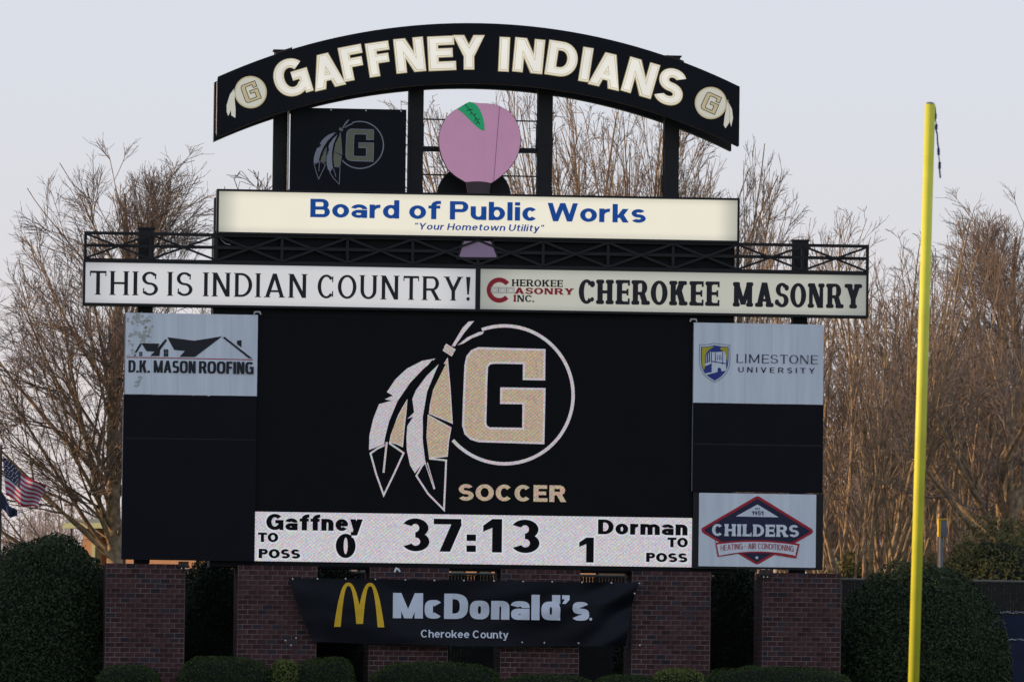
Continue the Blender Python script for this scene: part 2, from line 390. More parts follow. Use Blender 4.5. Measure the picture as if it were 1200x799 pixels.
        r = (1+h)/4; arc(w*0.48, 1-r, w*0.48, r, 155, -90, t*0.95); arc(w*0.5, r, w*0.5, r, 90, -152, t*0.95)
    elif ch == '5':
        hb(w*0.1, w*0.94, 1-h); rect(w*0.1, w*0.1+t*0.8, 0.45, 1); arc(w*0.48, 0.33, w*0.52, 0.33, 120, -150)
    elif ch == '9': arc(w/2, 0.67, w/2, 0.33, 0, 360); arc(w/2, 0.5, w/2, 0.5, 0, -120)
    elif ch == '7': hb(0, w, 1-h); dg(w*0.22, 0, w-t*1.0, 1-h*0.9, t*1.08)
    elif ch == ':': s = t*0.95; rect(0, s, 0.0, s); rect(0, s, 0.48, 0.48+s)
    elif ch == '.': rect(0, t, 0, max(h, t*0.9))
    elif ch == '-': rect(0, w, 0.42, 0.42+h)
    elif ch == '!':
        q.append([(w/2-t*0.25, 0.26), (w/2+t*0.25, 0.26), (w/2+t*0.62, 1), (w/2-t*0.62, 1)]); q.append([(w/2+0.08*math.cos(a*math.pi/6), 0.08+0.08*math.sin(a*math.pi/6)) for a in range(12)])
    elif ch in '\u2019': q.append([(0, 0.66), (t*0.45, 0.66), (t*0.9, 0.82), (t*0.9, 1.0), (0, 1.0), (0, 0.84), (t*0.35, 0.84)])
    elif ch in '\u201c\u201d':
        for k in (0, w*0.55):
            q.append([(k, 0.72), (k+t*0.5, 0.72), (k+t*0.8, 0.86), (k+t*0.8, 1.0), (k, 1.0)])
    elif ch == 'o': arc(w/2, X/2, w/2, X/2, 0, 360)
    elif ch == 'a':
        r = X*0.30; rect(w-t*0.95, w, 0, X*0.6); arc(w*0.48, X-X*0.36, w*0.52, X*0.36, 0, 165, t*0.95); arc(w*0.46, r, w*0.46, r, 0, 360, t*0.9, h*0.9); hb(w*0.4, w-t*0.5, X*0.60-h)
    elif ch == 'b': stem(0, 0, 1); arc(w/2, X/2, w/2, X/2, 0, 360)
    elif ch == 'd': stem(w-t, 0, 1); arc(w/2, X/2, w/2, X/2, 0, 360)
    elif ch == 'c': arc(w/2, X/2, w/2, X/2, 40, 320)
    elif ch == 'e': arc(w/2, X/2, w/2, X/2, 0, 322); hb(t*0.5, w-t*0.1, X/2-h*0.4)
    elif ch == 'f':
        x0 = w*0.24; rx = t+w*0.14; rect(x0, x0+t, 0, 0.74); arc(x0+rx, 0.74, rx, 0.26, 90, 180); rect(x0+rx-0.01, w*1.08, 1-h, 1); rect(0, w*1.02, X-h*0.9, X)
    elif ch == 'h': rect(0, t, 0, 1); rw = w/2; arc(rw, X*0.58, rw, X*0.42, 0, 180); rect(w-t, w, 0, X*0.58)
    elif ch == 'n' or ch == 'm':
        rect(0, t, 0, X)
        if ch == 'n': arc(w/2, X*0.58, w/2, X*0.42, 0, 180); rect(w-t, w, 0, X*0.58)
        else:
            g = (w-t)/2
            for k in (0, 1):
                arc(g*k+(g+t)/2, X*0.60, (g+t)/2, X*0.40, 0, 180); rect(g*(k+1), g*(k+1)+t, 0, X*0.6)
    elif ch == 'k': rect(0, t, 0, 1); dg(t*0.6, 0.24, w-t*1.2, X, t*1.15); dg(w-t*1.15, 0, w*0.32, X*0.58, t*1.15)
    elif ch == 'r': rect(0, t, 0, X); arc(w*0.95, X*0.52, w*0.95, X*0.48, 88, 180)
    elif ch == 't':
        x0 = w*0.22; rx = t+w*0.14; rect(x0, x0+t, 0.2, 0.94); arc(x0+rx, 0.22, rx, 0.22, 180, 270); rect(x0+rx-0.01, w*0.98, 0, h); rect(0, w, X-h*0.9, X)
    elif ch == 'u': rect(0, t, X*0.42, X); arc(w/2, X*0.42, w/2, X*0.42, 180, 360); rect(w-t, w, 0, X)
    elif ch == 'w':
        a = t*0.9; dg(w*0.27-a/2, 0, 0, X, a); dg(w*0.27-a/2, 0, w/2-a/2, X, a); dg(w*0.73-a/2, 0, w/2-a/2, X, a); dg(w*0.73-a/2, 0, w-a, X, a)
    elif ch == 'y': dg(w/2-dt/2, 0.02, 0, X, dt); dg(w/2-dt/2-w*0.16, -0.26, w-dt, X, dt); hb(w*0.06, w/2-w*0.05, -0.27)
    return q
CW = {'I': 0, 'i': 0, 'l': 0, '!': .2, '.': 0, ':': 0, '\u2019': 0, '\u201c': .34, '\u201d': .34, '-': .4, 'M': .98, 'm': .98, 'W': 1.15, 'w': .95, 'A': .86, 'B': .74, 'C': .80, 'D': .78, 'E': .66, 'F': .62, 'G': .84,
      'H': .76, 'K': .80, 'L': .62, 'N': .76, 'O': .86, 'P': .70, 'R': .76, 'S': .72, 'T': .72, 'U': .74, 'Y': .80, 'V': .8, '0': .62, '1': .44, '3': .64, '5': .62, '7': .64, '9': .62,
      'a': .60, 'b': .62, 'c': .58, 'd': .62, 'e': .62, 'f': .44, 'h': .60, 'k': .62, 'n': .60, 'o': .64, 'r': .42, 's': .56, 't': .40, 'u': .60, 'y': .62}
STY = {
 'sans': dict(t=.20, h=.165, gap=.085, space=.30),
 'heavy': dict(t=.265, h=.215, gap=.05, space=.30),
 'condensed': dict(t=.17, h=.15, gap=.05, space=.22, n=3.2),
 'light': dict(t=.10, h=.10, gap=.20, space=.3),
 'tall': dict(t=.11, h=.13, gap=.10, space=.28, n=3),
 'copper': dict(t=.165, h=.095, gap=.13, space=.33, serif=.055, sh=.035, tickw=.045, tick=True),
 'cooper': dict(t=.27, h=.13, gap=.075, space=.36, serif=.075, sh=.17, tickw=.10, round=True, nthin=.75),
 'slab': dict(t=.23, h=.19, gap=.075, space=.3, serif=.05, sh=.17, tickw=.08),
 'roman': dict(t=.12, h=.065, gap=.17, space=.3, serif=.05, sh=.03, tickw=.03, tick=True, nthin=.6),
}
def text_polys(s, sty, **kw):
    st = dict(STY[sty]); st.update(kw); x = 0; out = []
    sf = st.get('serif', 0)
    for ch in s:
        if ch == ' ': x += st['space']; continue
        w = CW[ch]*st.get('wf', 1)
        if ch in 'Iil.:\u2019': w = st['t']
        x += sf if ch in 'HIKLMNPRBDEFTUYA' else 0
        for p in glyph(ch, w, st['t'], st['h'], st): out.append([(a+x, b) for a, b in p])
        x += w + st['gap'] + (sf if ch in 'HIKMNRUYA' else 0)
    return out, x-st['gap']
def lettering(name, s, sty, m, px0, px1, ytop, ybase, Y, parent, lift=0.006, fn=None, shear=0.0, **kw):
    """a line of lettering fitted between two photo columns on the plane y = Y; ytop/ybase are read at px0"""
    pol, w = text_polys(s, sty, **kw)
    xs = [a for p in pol for a, _ in p]; mn, mxx = min(xs), max(xs)
    X0, Zb = P(px0, ybase, Y); X1, _ = P(px1, ybase, Y); _, Zt = P(px0, ytop, Y)
    k = (X1-X0)/(mxx-mn); hgt = Zt-Zb; b = B(m)
    for i, p in enumerate(pol):
        pts = [(X0+(a-mn)*k + shear*bb*hgt, Zb+bb*hgt) for a, bb in p]
        y = Y-lift-0.00012*i
        if fn: pts2 = [fn(x, z) for x, z in pts]; b.add([(x, fy-lift-0.00012*i, z) for x, fy, z in pts2], [tuple(range(len(pts2)))])
        else: b.poly(pts, y)
    return b.build(name, parent)
def stroke(pts, w, closed=False):
    """mitred ribbon along a path in the plane -> quads"""
    n = len(pts); L = []
    for i in range(n):
        a = pts[(i-1) % n] if (closed or i > 0) else None; c = pts[(i+1) % n] if (closed or i < n-1) else None; p = pts[i]
        def nrm(u, v): dx, dy = v[0]-u[0], v[1]-u[1]; l_ = math.hypot(dx, dy) or 1; return (-dy/l_, dx/l_)
        n1 = nrm(a, p) if a else nrm(p, c); n2 = nrm(p, c) if c else n1
        m = (n1[0]+n2[0], n1[1]+n2[1]); ll = math.hypot(*m) or 1; m = (m[0]/ll, m[1]/ll); k = min(2.5, 1/max(0.3, m[0]*n1[0]+m[1]*n1[1]))
        L.append(((p[0]+m[0]*w/2*k, p[1]+m[1]*w/2*k), (p[0]-m[0]*w/2*k, p[1]-m[1]*w/2*k)))
    return [[L[i][0], L[(i+1) % n][0], L[(i+1) % n][1], L[i][1]] for i in range(n if closed else n-1)]
# ------------------------------------------------------------------ the ground
G = 3.58                                     # level of the ground the scoreboard stands on; the field lies at 0
def ground():
    ys = [-600, -200, -120, -60, -34, -30, -24, -16, -10, -6, -3, 0, 4, 8, 14, 20, 30, 50, 90, 160, 400, 1200, 4500]
    def gz(y): return 0.0 if y < -30 else (G if y > -6 else G*(0.5-0.5*math.cos(math.pi*(y+30)/24)))
    xs = [-3000, -800, -200, -80, -50, -30, -20, -14, -10, -6, -3, 0, 3, 6, 10, 14, 20, 30, 50, 80, 200, 800, 3000]
    vs = [(x, y, gz(y) + (0.05*noise.noise(Vector((x*0.3, y*0.3, 0))) if abs(x) < 50 and abs(y) < 60 else 0)) for y in ys for x in xs]
    n = len(xs); fs = [(j*n+i, j*n+i+1, (j+1)*n+i+1, (j+1)*n+i) for j in range(len(ys)-1) for i in range(n-1)]
    o = B('grass').add(vs, fs).build('ground', smooth=True); o['kind'] = 'structure'
ground()

# ------------------------------------------------------------------ scoreboard frame: six posts, cabinet, truss
PIER_R = [216.5, 371, 526, 679.5, 832, 985.5]
PIER_W = 1.626
px_right = [P(x, 700, 0)[0] for x in PIER_R]
step = (px_right[-1]-px_right[0])/5
PIER_X = [px_right[0]+step*i-PIER_W for i in range(6)]       # left edge of each pier front
PIER_TOP = (P(122, 659.3)[1] + P(985, 671.8)[1])/2
frame = T('scoreboard_frame', 'black steel frame of posts and beams carrying the whole scoreboard', 'frame', (0, 0.8, G))
POST_C = [P(171.5, 285, 0.7)[0], P(329, 190, 0.7)[0], P(487, 190, 0.7)[0], P(638.5, 190, 0.7)[0], P(787, 190, 0.7)[0], P(938.5, 300, 0.7)[0]]
POST_T = [P(172, 268.3, 0.7)[1], P(329, 60, 0.7)[1], P(487, 60, 0.7)[1], P(638, 64, 0.7)[1], P(788, 67, 0.7)[1], P(938, 282.5, 0.7)[1]]
for c, tz in zip(POST_C, POST_T):
    b = B('black_steel'); hw = 0.155
    b.box(c-hw, c+hw, 0.70, 0.735, G, tz); b.box(c-hw, c+hw, 0.985, 1.02, G, tz); b.box(c-0.05, c+0.05, 0.735, 0.985, G, tz)   # wide-flange section
    b.box(c-hw-0.03, c+hw+0.03, 0.68, 1.04, tz, tz+0.03)
    po = b.build('post', frame)
    for z in np.arange(G+2.6, tz-0.3, 1.1): B('black_steel').box(c-hw-0.012, c+hw+0.012, 0.69, 0.70, z, z+0.16).build('splice_plate', po)
# rods between the two middle posts
xa, xb = POST_C[2]+0.15, POST_C[3]-0.15
for py, w in ((139.8, 0.028), (174.3, 0.105), (204.6, 0.028)):
    z = P(500, py, 0.72)[1]; B('black_steel').box(xa, xb, 0.75, 0.75+max(w, 0.03), z-w/2, z+w/2).build('cross_rod', frame)
for px, y0, y1 in ((628.5, 147, 174), (496, 146, 171)):
    X, za = P(px, y1, 0.7); zb = P(px, y0, 0.7)[1]; B('black_steel').box(X-0.012, X+0.012, 0.72, 0.74, za, zb).build('bracket_arm', frame)
X, za = P(795.5, 222, 0.7); zb = P(795.5, 190, 0.7)[1]
B('black_steel').box(POST_C[4]-0.21, POST_C[4]-0.18, 0.74, 0.78, P(780, 226, .7)[1], P(780, 205, .7)[1]).build('conduit', frame)
# ------------------------------------------------------------------ the big cabinet behind the screen
cab = T('display_cabinet', 'large matt black cabinet box behind the video screen and signs', 'cabinet', (0, 0.9, P(500, 660)[1]))
X0, zt = P(251, 285, 0.12); X1, _ = P(861, 290, 0.12); zb = P(550, 668, 0.12)[1]; zt = P(550, 276, 0.12)[1]
B('cabinet_black').box(X0, X1, 0.125, 1.25, zb, zt).build('cabinet_body', cab)
b = B('cabinet_black')
for i in range(1, 8): x = X0+(X1-X0)*i/8; b.box(x-0.02, x+0.02, 0.105, 0.125, P(550, 371, .12)[1], zt-0.02)
b.build('cabinet_rib', cab)
for px, py in ((301.5, 367.2), (812.5, 375.8)):                 # lifting lugs above the inner corners of the sponsor panels
    X, Z = P(px, py, 0.02); b = B('pale_trim')
    for q in stroke([(X-0.072, Z-0.025), (X-0.05, Z+0.03), (X+0.05, Z+0.03), (X+0.072, Z-0.025)], 0.03): b.poly(q, -0.02, 0.03)
    b.build('lifting_lug', cab)
# cable hanging under the long top sign
pts = [P(x, y, 0.06) for x, y in ((256, 276), (259, 281), (264, 285.5), (270, 287))]
mb = B('pale_trim').tube([(x, 0.05, z) for x, z in pts], [0.008]*4, 5); mb.build('loose_cable', cab)

# ------------------------------------------------------------------ truss rail above the two long signs
truss = T('truss_rail', 'black steel truss with crossed braces running above the two long signs', 'truss', (P(98, 300)[0], 0, P(98, 300)[1]))
tx0, tx1 = P(98.3, 290, 0.1)[0], P(1018, 290, 0.1)[0]
ztop, zbot = P(98.3, 271.2, 0.1)[1], P(98.3, 305, 0.1)[1]
zmid = (P(120, 287.8, 0.1)[1])
def rail(name, z0, z1, y0=0.02, y1=0.10): B('black_steel').box(tx0, tx1, y0, y1, z0, z1).build(name, truss)
rail('chord', ztop-0.062, ztop); rail('chord', zbot-0.0, zbot+0.045); rail('chord', zmid-0.032, zmid+0.032, 0.035, 0.105)
nb = 12
for i in range(nb+1):
    x = tx0+0.03+(tx1-tx0-0.06)*i/nb
    B('black_steel').box(x-0.03, x+0.03, 0.028, 0.094, zbot+0.04, ztop-0.06).build('upright', truss)
    if i < nb:
        x2 = x+(tx1-tx0-0.06)/nb
        B('black_steel').bar((x, 0.012, ztop-0.05), (x2, 0.012, zbot+0.04), 0.045, 0.016).build('brace', truss)
        B('black_steel').bar((x, -0.006, zbot+0.04), (x2, -0.006, ztop-0.05), 0.045, 0.016).build('brace', truss)

# ------------------------------------------------------------------ the long lit signs
def cabinet_frame(t, x0, x1, z0, z1, e, y0, y1, name='sign_frame', m='black_steel'):
    b = B(m)
    b.box(x0, x1, y0, y1, z1-e, z1); b.box(x0, x1, y0, y1, z0, z0+e); b.box(x0, x0+e, y0, y1, z0+e, z1-e); b.box(x1-e, x1, y0, y1, z0+e, z1-e)
    b.box(x0+e*0.5, x1-e*0.5, y1-0.03, y1-0.001, z0+e*0.5, z1-e*0.5)
    return b.build(name, t)
def lit_sign(name, label, px0, px1, ptop, pbot, e, fx, group=None, glowname=None, depth=0.42):
    """px/py of the outer frame read at its left end"""
    x0, z1 = P(px0, ptop); x1, _ = P(px1, ptop); z0 = P(px0, pbot)[1]
    t = T(name, label, 'sign', ((x0+x1)/2, 0, z0), group)
    cabinet_frame(t, x0, x1, z0, z1, e, -0.03, depth)
    b = B(glowname); b.box(x0+e, x1-e, 0.0, 0.05, z0+e, z1-e); b.build('sign_face', t)
    return t, x0, x1, z0, z1
x0, z1 = P(254.3, 221.5); x1 = P(867, 233)[0]; z0 = P(254.3, 274)[1]; cx = (x0+x1)/2; hw = (x1-x0)/2; hh = z1-z0
glow('cream_glow', (0.86, 0.80, 0.64), 0.90, base=0.18, var=0.04, ends=(-hw, hw, 0.55, 0.62), zrange=(0.05, hh-0.03, 0.16, 0.86), endc=(0.46, 0.50, 0.42))
t, *_ = lit_sign('utility_sign', 'cream backlit sign with bold blue lettering beneath the pink peach', 254.3, 867, 221.5, 274.2, 0.045, None, glowname='cream_glow')
lettering('lettering', 'Board of Public Works', 'sans', 'film_blue', 363.5, 756.5, 233.0, 254.6, 0.0, t, wf=1.18, t=.235, h=.18, gap=.10, space=.34)
lettering('small_lettering', '\u201cYour Hometown Utility\u201d', 'sans', 'film_blue', 485, 636, 261.2, 269.0, 0.0, t, wf=1.12, t=.20, h=.15, gap=.13, shear=0.22)
b = B('cabinet_black'); xr, zr1 = P(250.5, 233.2, 1.7); xr1 = P(857, 245, 1.7)[0]; zr0 = P(250.5, 279, 1.7)[1]
b.box(xr, xr1, 1.27, 1.7, zr0, zr1); b.build('rear_cabinet', t)

hwl = (P(559, 330)[0]-P(97.5, 330)[0])/2; sh_ = P(98, 305)[1]-P(98, 357.3)[1]
glow('white_glow', (0.72, 0.71, 0.72), 0.78, base=0.16, var=0.05, ends=(-hwl, hwl, 0.9, 0.80), zrange=(0.03, sh_-0.03, 0.14, 0.87), endc=(0.50, 0.54, 0.66))
t, *_ = lit_sign('slogan_sign', 'white backlit sign with thin black capital lettering at the left of the truss', 97.6, 560.3, 304.5, 357.4, 0.05, None, glowname='white_glow')
for s, a, c, yt, yb in (('THIS', 105, 185, 317.2, 345.2), ('IS', 195.5, 225.5, 318.6, 346.6), ('INDIAN', 237.5, 360, 319.2, 347.2), ('COUNTRY!', 372, 551, 321.6, 349.6)):
    lettering('lettering', s, 'copper', 'print_black', a, c, yt, yb, 0.0, t)
hwr = (P(1018, 330)[0]-P(560.3, 330)[0])/2
glow('dim_glow', (0.56, 0.55, 0.46), 0.72, base=0.18, var=0.05, ends=(-hwr, hwr, 1.0, 0.72), zrange=(0.03, sh_-0.03, 0.16, 0.84), endc=(0.36, 0.42, 0.41))
t, sx0, sx1, sz0, sz1 = lit_sign('masonry_sign', 'pale green grey backlit sign with heavy black lettering and a round red letter', 560.4, 1018, 312.2, 365.0, 0.05, None, glowname='dim_glow')
lettering('lettering', 'CHEROKEE', 'cooper', 'print_black', 678, 843, 327.2, 356.0, 0.0, t)
lettering('lettering', 'MASONRY', 'cooper', 'print_black', 858.5, 1010, 330.4, 359.2, 0.0, t)
lettering('small_lettering', 'HEROKEE', 'cooper', 'print_black', 599.5, 659.5, 327.3, 335.4, 0.0, t, serif=.06, t=.22, h=.14)
lettering('small_lettering', 'ASONRY', 'cooper', 'print_red', 602.5, 672.5, 336.9, 344.4, 0.0, t, serif=.05, t=.24, h=.18, sh=.13)
lettering('small_lettering', 'I', 'slab', 'print_red', 601.5, 605.0, 345.5, 353.6, 0.0, t)
lettering('small_lettering', 'NC.', 'cooper', 'print_black', 605.8, 626, 345.6, 353.7, 0.0, t, serif=.05, t=.22, h=.14)
cxr, czr = P(585.0, 340.0); rr = 0.262
b = B('print_red')
for i, q in enumerate(ring(cxr, czr, rr, rr, 38, 318, 0.098, 0.098)): b.poly(q, -0.006)
b.build('round_letter', t)
b = B('pale_trim'); s_ = 0.0176
for k in range(3):
    bx, bz = cxr-0.17+k*0.165, czr-0.0
    for q in stroke([(bx, bz-0.055), (bx+0.15, bz-0.055), (bx+0.15, bz+0.055), (bx, bz+0.055)], 0.012, True): b.poly(q, -0.012)
    for q in stroke([(bx+0.03, bz-0.028), (bx+0.12, bz-0.028), (bx+0.12, bz+0.028), (bx+0.03, bz+0.028)], 0.008, True): b.poly(q, -0.013)
b.build('block_drawing', t)

# ------------------------------------------------------------------ feather and letter G emblem, used three times
G_OUT = [(725,130),(725,245),(645,245),(645,183),(530,183),(510,186),(500,200),(498,250),(496,420),(500,433),(512,440),(645,440),(645,340),(557,340),(557,283),(727,283),(725,495),(470,491),(440,482),(418,462),(409,430),(411,330),(415,195),(422,160),(440,138),(465,127)]
RC = (570, 308)
F1 = [(297,170),(245,180),(185,212),(140,255),(108,305),(132,318),(100,333),(128,338),(78,352),(56,410),(42,475),(41,532),(62,524),(100,508),(104,480),(118,420),(150,340),(200,265),(250,212)]
F1T = [(188,332),(160,385),(134,440),(119,500),(148,506),(172,517),(178,440),(184,380)]
F1E = [(47,545),(70,625),(101,708),(140,625),(177,542),(120,504),(75,525)]
F1Q = [(290,180),(205,290),(150,380),(118,470),(101,560),(99,620)]
F2 = [(310,192),(262,240),(222,295),(208,330),(216,382),(190,408),(212,400),(190,436),(187,480),(189,530),(203,590),(222,620),(240,596),(262,572),(252,500),(250,400),(266,300),(296,225)]
F2T = [(344,170),(356,290),(366,422),(276,386),(283,310),(310,225)]
F2L = [(270,392),(361,440),(352,495),(348,552),(276,561),(265,480)]
F2E = [(228,630),(275,700),(338,762),(342,640),(344,568),(277,562),(250,590)]
F2Q = [(330,190),(282,290),(262,390),(258,480),(272,580),(300,680)]
STEM = [(447,21),(425,24),(402,48),(360,120),(372,122),(410,66)]
STRAND = [(487,62),(466,64),(420,86),(383,117),(405,110),(440,88),(480,72)]
def emblem(parent, origin, ref, k, Y, c, lift=0.006, feathers=True):
    """c: colours; origin: photo pixel of the ring centre, k photo px per drawing unit"""
    ox, oz = P(origin[0], origin[1], Y); s = k*0.0176*(174.24+Y)/174.24
    f = lambda pts: [(ox+(x-RC[0])*s, oz-(y-RC[1])*s) for x, y in pts]
    def fill(name, m, pl, y):
        b = B(m)
        for p in pl: b.poly(f(p), Y-lift-y)
        return b.build(name, parent)
    def line(name, m, pl, w, y, closed=True):
        b = B(m); i = 0
        for p in pl:
            for q in stroke(f(p), w*s, closed): b.poly(q, Y-lift-y-0.0004*(i % 5)); i += 1
        return b.build(name, parent)
    fill('block_letter', c['tan'], [G_OUT], 0.0); line('letter_outline', c['white'], [G_OUT], 8, 0.004)
    arc = [(RC[0]+270*math.sin(math.radians(a)), RC[1]-270*math.cos(math.radians(a))) for a in range(-20, 229, 4)]
    line('ring', c['white'], [arc], 13, 0.0, False)
    fill('feather', c['feather'], [F1], 0.004); fill('feather', c['feather'], [F2], 0.010)
    fill('feather_shade', c['tan'], [F1T], 0.004); fill('feather_shade', c['tan'], [F2T, F2L], 0.010)
    line('feather_edge', c['white'], [F1E, F2E], 7, 0.006); line('feather_edge', c['white'], [F2T, F2L, F1T], 4, 0.014)
    line('quill', c['black'], [F1Q, F2Q], 15, 0.016, False); line('quill_tip', c['white'], [[(108,500),(97,620)], [(112,500),(101,620)], [(262,580),(298,682)], [(270,578),(301,680)]], 3.5, 0.020, False)
    fill('stem', c['white'], [STEM, STRAND], 0.004)
    b = B(c['white']); b2 = B(c['tan'])
    line('knot', c['white'], [[(334,118),(372,140)], [(328,132),(364,155)]], 15, 0.020, False); line('knot_band', c['tan'], [[(337,120),(369,139)], [(331,134),(361,153)]], 7, 0.024, False)

# ------------------------------------------------------------------ video screen
sx0, szt = P(302, 370, 0.1); sx1 = P(811, 380, 0.1)[0]; szb = P(297.5, 658.5, 0.1)[1]
scr = T('video_screen', 'wide black video screen showing a feathered letter ring above a pale score strip', 'screen', ((sx0+sx1)/2, 0.1, szb))
B('cabinet_black').box(sx0-0.06, sx1+0.05, 0.085, 0.124, szb-0.07, szt+0.05).build('bezel', scr)
zst = P(299, 599, 0.1)[1]; zs0 = P(297.5, 657, 0.1)[1]; xs0 = P(298.3, 620, 0.1)[0]; xs1 = P(810.5, 640, 0.1)[0]
B('led_black').box(sx0-0.05, sx1, 0.07, 0.0845, zst, szt).build('dark_picture', scr)
B('led_white').box(xs0, xs1, 0.066, 0.0845, zs0, zst-0.003).build('score_strip', scr)
emblem(scr, (420+RC[0]/3.33, 370+RC[1]/3.33), None, 1/3.33, 0.07, dict(tan='led_tan', white='led_feather', feather='led_feather', black='led_black'))
lettering('lettering', 'SOCCER', 'heavy', 'led_tan', 537.5, 663.5, 566.8, 586.2, 0.07, scr, wf=1.12, gap=.10)
YS = 0.066
glow('led_halo', (0.60, 0.62, 0.68), 1.0, base=0.02, var=0.02)
def score(s, a, c, yt, yb, **kw):
    m = 'led_black'; base = dict(wf=1.05, t=.27, h=.20, gap=.07); base.update(kw)
    halo = dict(base)
    lettering('score_lettering', s, 'heavy', m, a, c, yt, yb, YS, scr, lift=0.012, **base)
    # the bright rim round each figure
    d = 1.6
    lettering('figure_rim', s, 'heavy', 'led_halo', a-d, c+d, yt-d, yb+d, YS, scr, lift=0.004, **halo)
score('Gaffney', 311.8, 425, 601.6, 620.6, t=.29, h=.215, gap=.10, wf=1.12)
score('TO', 302.2, 326, 623.5, 634.7, t=.31, h=.24, wf=1.15)
score('POSS', 303, 351.7, 642.6, 653.6, t=.31, h=.24, wf=1.15)
score('0', 393.2, 416.5, 624.8, 653.4, t=.26, h=.16)
score('37', 472.2, 541, 606.8, 645.4, t=.24, h=.17, gap=.10)
score(':', 546.5, 557.6, 619.5, 646.3, t=.30)
score('1', 565.8, 588, 607.6, 646.8, t=.24, h=.17)
score('3', 600.3, 632, 608.3, 647.4, t=.24, h=.17)
score('Dorman', 700.6, 805.5, 608.2, 625.6, t=.29, h=.215, gap=.10, wf=1.12)
score('1', 678.4, 695.6, 629.3, 658.6, t=.24, h=.17)
score('TO', 782, 806, 629.4, 640.8, t=.31, h=.24, wf=1.15)
score('POSS', 757, 805.4, 647.2, 658.0, t=.31, h=.24, wf=1.15)

# ------------------------------------------------------------------ sponsor panels left and right of the screen
def panel(name, label, px0, px1, py0, py1, m, y0=0.0, y1=0.09, cat='panel', seams=0, lips=True):
    xa, zt_ = P(px0, py0, y0); xb_, _ = P(px1, py0, y0); zb_ = P(px0, py1, y0)[1]
    t = T(name, label, cat, ((xa+xb_)/2, y0, zb_))
    B(m).box(xa, xb_, y0, y1, zb_, zt_).build('panel_sheet', t)
    if seams:
        b = B('vinyl_seam' if m == 'vinyl_white' else 'black_steel')
        for i in range(1, seams): x = xa+(xb_-xa)*i/seams; b.box(x-0.003, x+0.003, y0-0.003, y0, zb_+0.01, zt_-0.01)
        b.build('seam', t)
    if lips:
        b = B('grey_metal'); b.box(xa-0.012, xa, y0-0.004, y1, zb_, zt_); b.build('edge_trim', t)
    return t, xa, xb_, zb_, zt_
t, *_ = panel('roofing_panel', 'stained white panel with a black drawing of house roofs, top left of the screen', 147.4, 302.4, 366.4, 461.6, 'vinyl_white', seams=5)
def D(pts, o, s, m, y, name, par, Y=0.0):
    b = B(m); b.poly([P(o[0]+x/s, o[1]+yy/s, Y) for x, yy in pts], Y-y); return b.build(name, par)
o1, s1 = (130, 350), 5.326
def multi(polys, o, s, m, y, name, par, Y=0.0):
    b = B(m)
    for i, p in enumerate(polys): b.poly([P(o[0]+a/s, o[1]+c/s, Y) for a, c in p], Y-y-0.0005*(i % 9))
    return b.build(name, par)
multi([[(148,335),(183,276),(193,284),(160,337)], [(190,277),(303,280),(283,330),(222,327)], [(245,357),(262,340),(283,318),(342,250),(350,262),(308,318),(303,358)],
       [(352,240),(520,262),(695,234),(525,363),(428,362),(462,325),(395,319)], [(697,242),(710,238),(882,372),(860,371)], [(787,262),(815,258),(815,303),(787,284)], [(138,356),(150,348),(158,350),(154,358)]], o1, s1, 'print_black', 0.006, 'roof_drawing', t)
win = []
for ax, ay, w, h in ((176, 331, 20, 27), (330, 315, 28, 46)):
    for i in (0, 1):
        for j in (0, 1): x_, y_ = ax+i*(w/2+1), ay+j*(h/2+1); win.append([(x_, y_), (x_+w/2-1, y_), (x_+w/2-1, y_+h/2-1), (x_, y_+h/2-1)])
multi(win, o1, s1, 'print_black', 0.006, 'window_drawing', t)
multi([[(108,362),(885,378),(885,383),(108,367)]], o1, s1, 'print_red', 0.006, 'red_line', t)
for s, a, c, yt in (('D.K.', 150.4, 175.6, 421.9), ('MASON', 180, 229.2, 422.2), ('ROOFING', 233, 297.2, 423.0)):
    lettering('lettering', s, 'condensed', 'print_black', a, c, yt, yt+14.3, 0.0, t, wf=.68, t=.185, h=.16, gap=.05)
rnd = random.Random(4); st = []
for cx_, cy_, r_ in ((152.5, 376, 3.5), (156, 390, 4), (153, 402, 3), (168, 388, 6), (171, 396, 5), (165, 378, 4), (172, 374, 3.5), (174, 386, 4), (161, 370, 5), (156, 412, 3), (163, 445, 4), (160, 452, 2.5), (172, 403, 3), (150, 418, 2.5)):
    for k in range(9):
        ax, ay, rr_ = cx_+rnd.uniform(-1, 1)*r_*1.1, cy_+rnd.uniform(-1, 1)*r_, r_*rnd.uniform(0.12, 0.38)
        rr_ *= 1.25; st.append([(ax+rr_*math.cos(q)*rnd.uniform(.6, 1.3), ay+rr_*math.sin(q)*rnd.uniform(.7, 1.3)) for q in [i*math.pi/4 for i in range(8)]])
multi(st, (0, 0), 1, 'stain', 0.003, 'water_stain', t)['kind'] = 'stuff'
t, *_ = panel('blank_panel', 'tall blank black panel beneath the roofing panel, left of the screen', 145.0, 301.0, 462.2, 655.2, 'dark_panel', 0.004)
b = B('black_steel'); x0_, z_ = P(145.6, 513, 0); x1_ = P(300, 513, 0)[0]; b.box(x0_+.02, x1_-.02, 0.0, 0.004, z_-0.01, z_+0.01); b.build('seam', t)
b = B('pale_trim'); xq, zq = P(143.3, 655, 0.1); b.box(xq-0.022, xq+0.004, 0.06, 0.12, zq, P(143.3, 463, .1)[1]); b.build('edge_tube', t)
t, *_ = panel('university_panel', 'white panel with a navy and gold shield, top right of the screen', 813.2, 965.4, 377.9, 471.6, 'vinyl_white', seams=5)
o2, s2 = (800, 370), 6.144
SH = [(122,208),(175,207),(228,198),(285,207),(340,208),(341,300),(336,365),(315,415),(280,450),(231,478),(185,452),(148,420),(126,372),(119,300)]
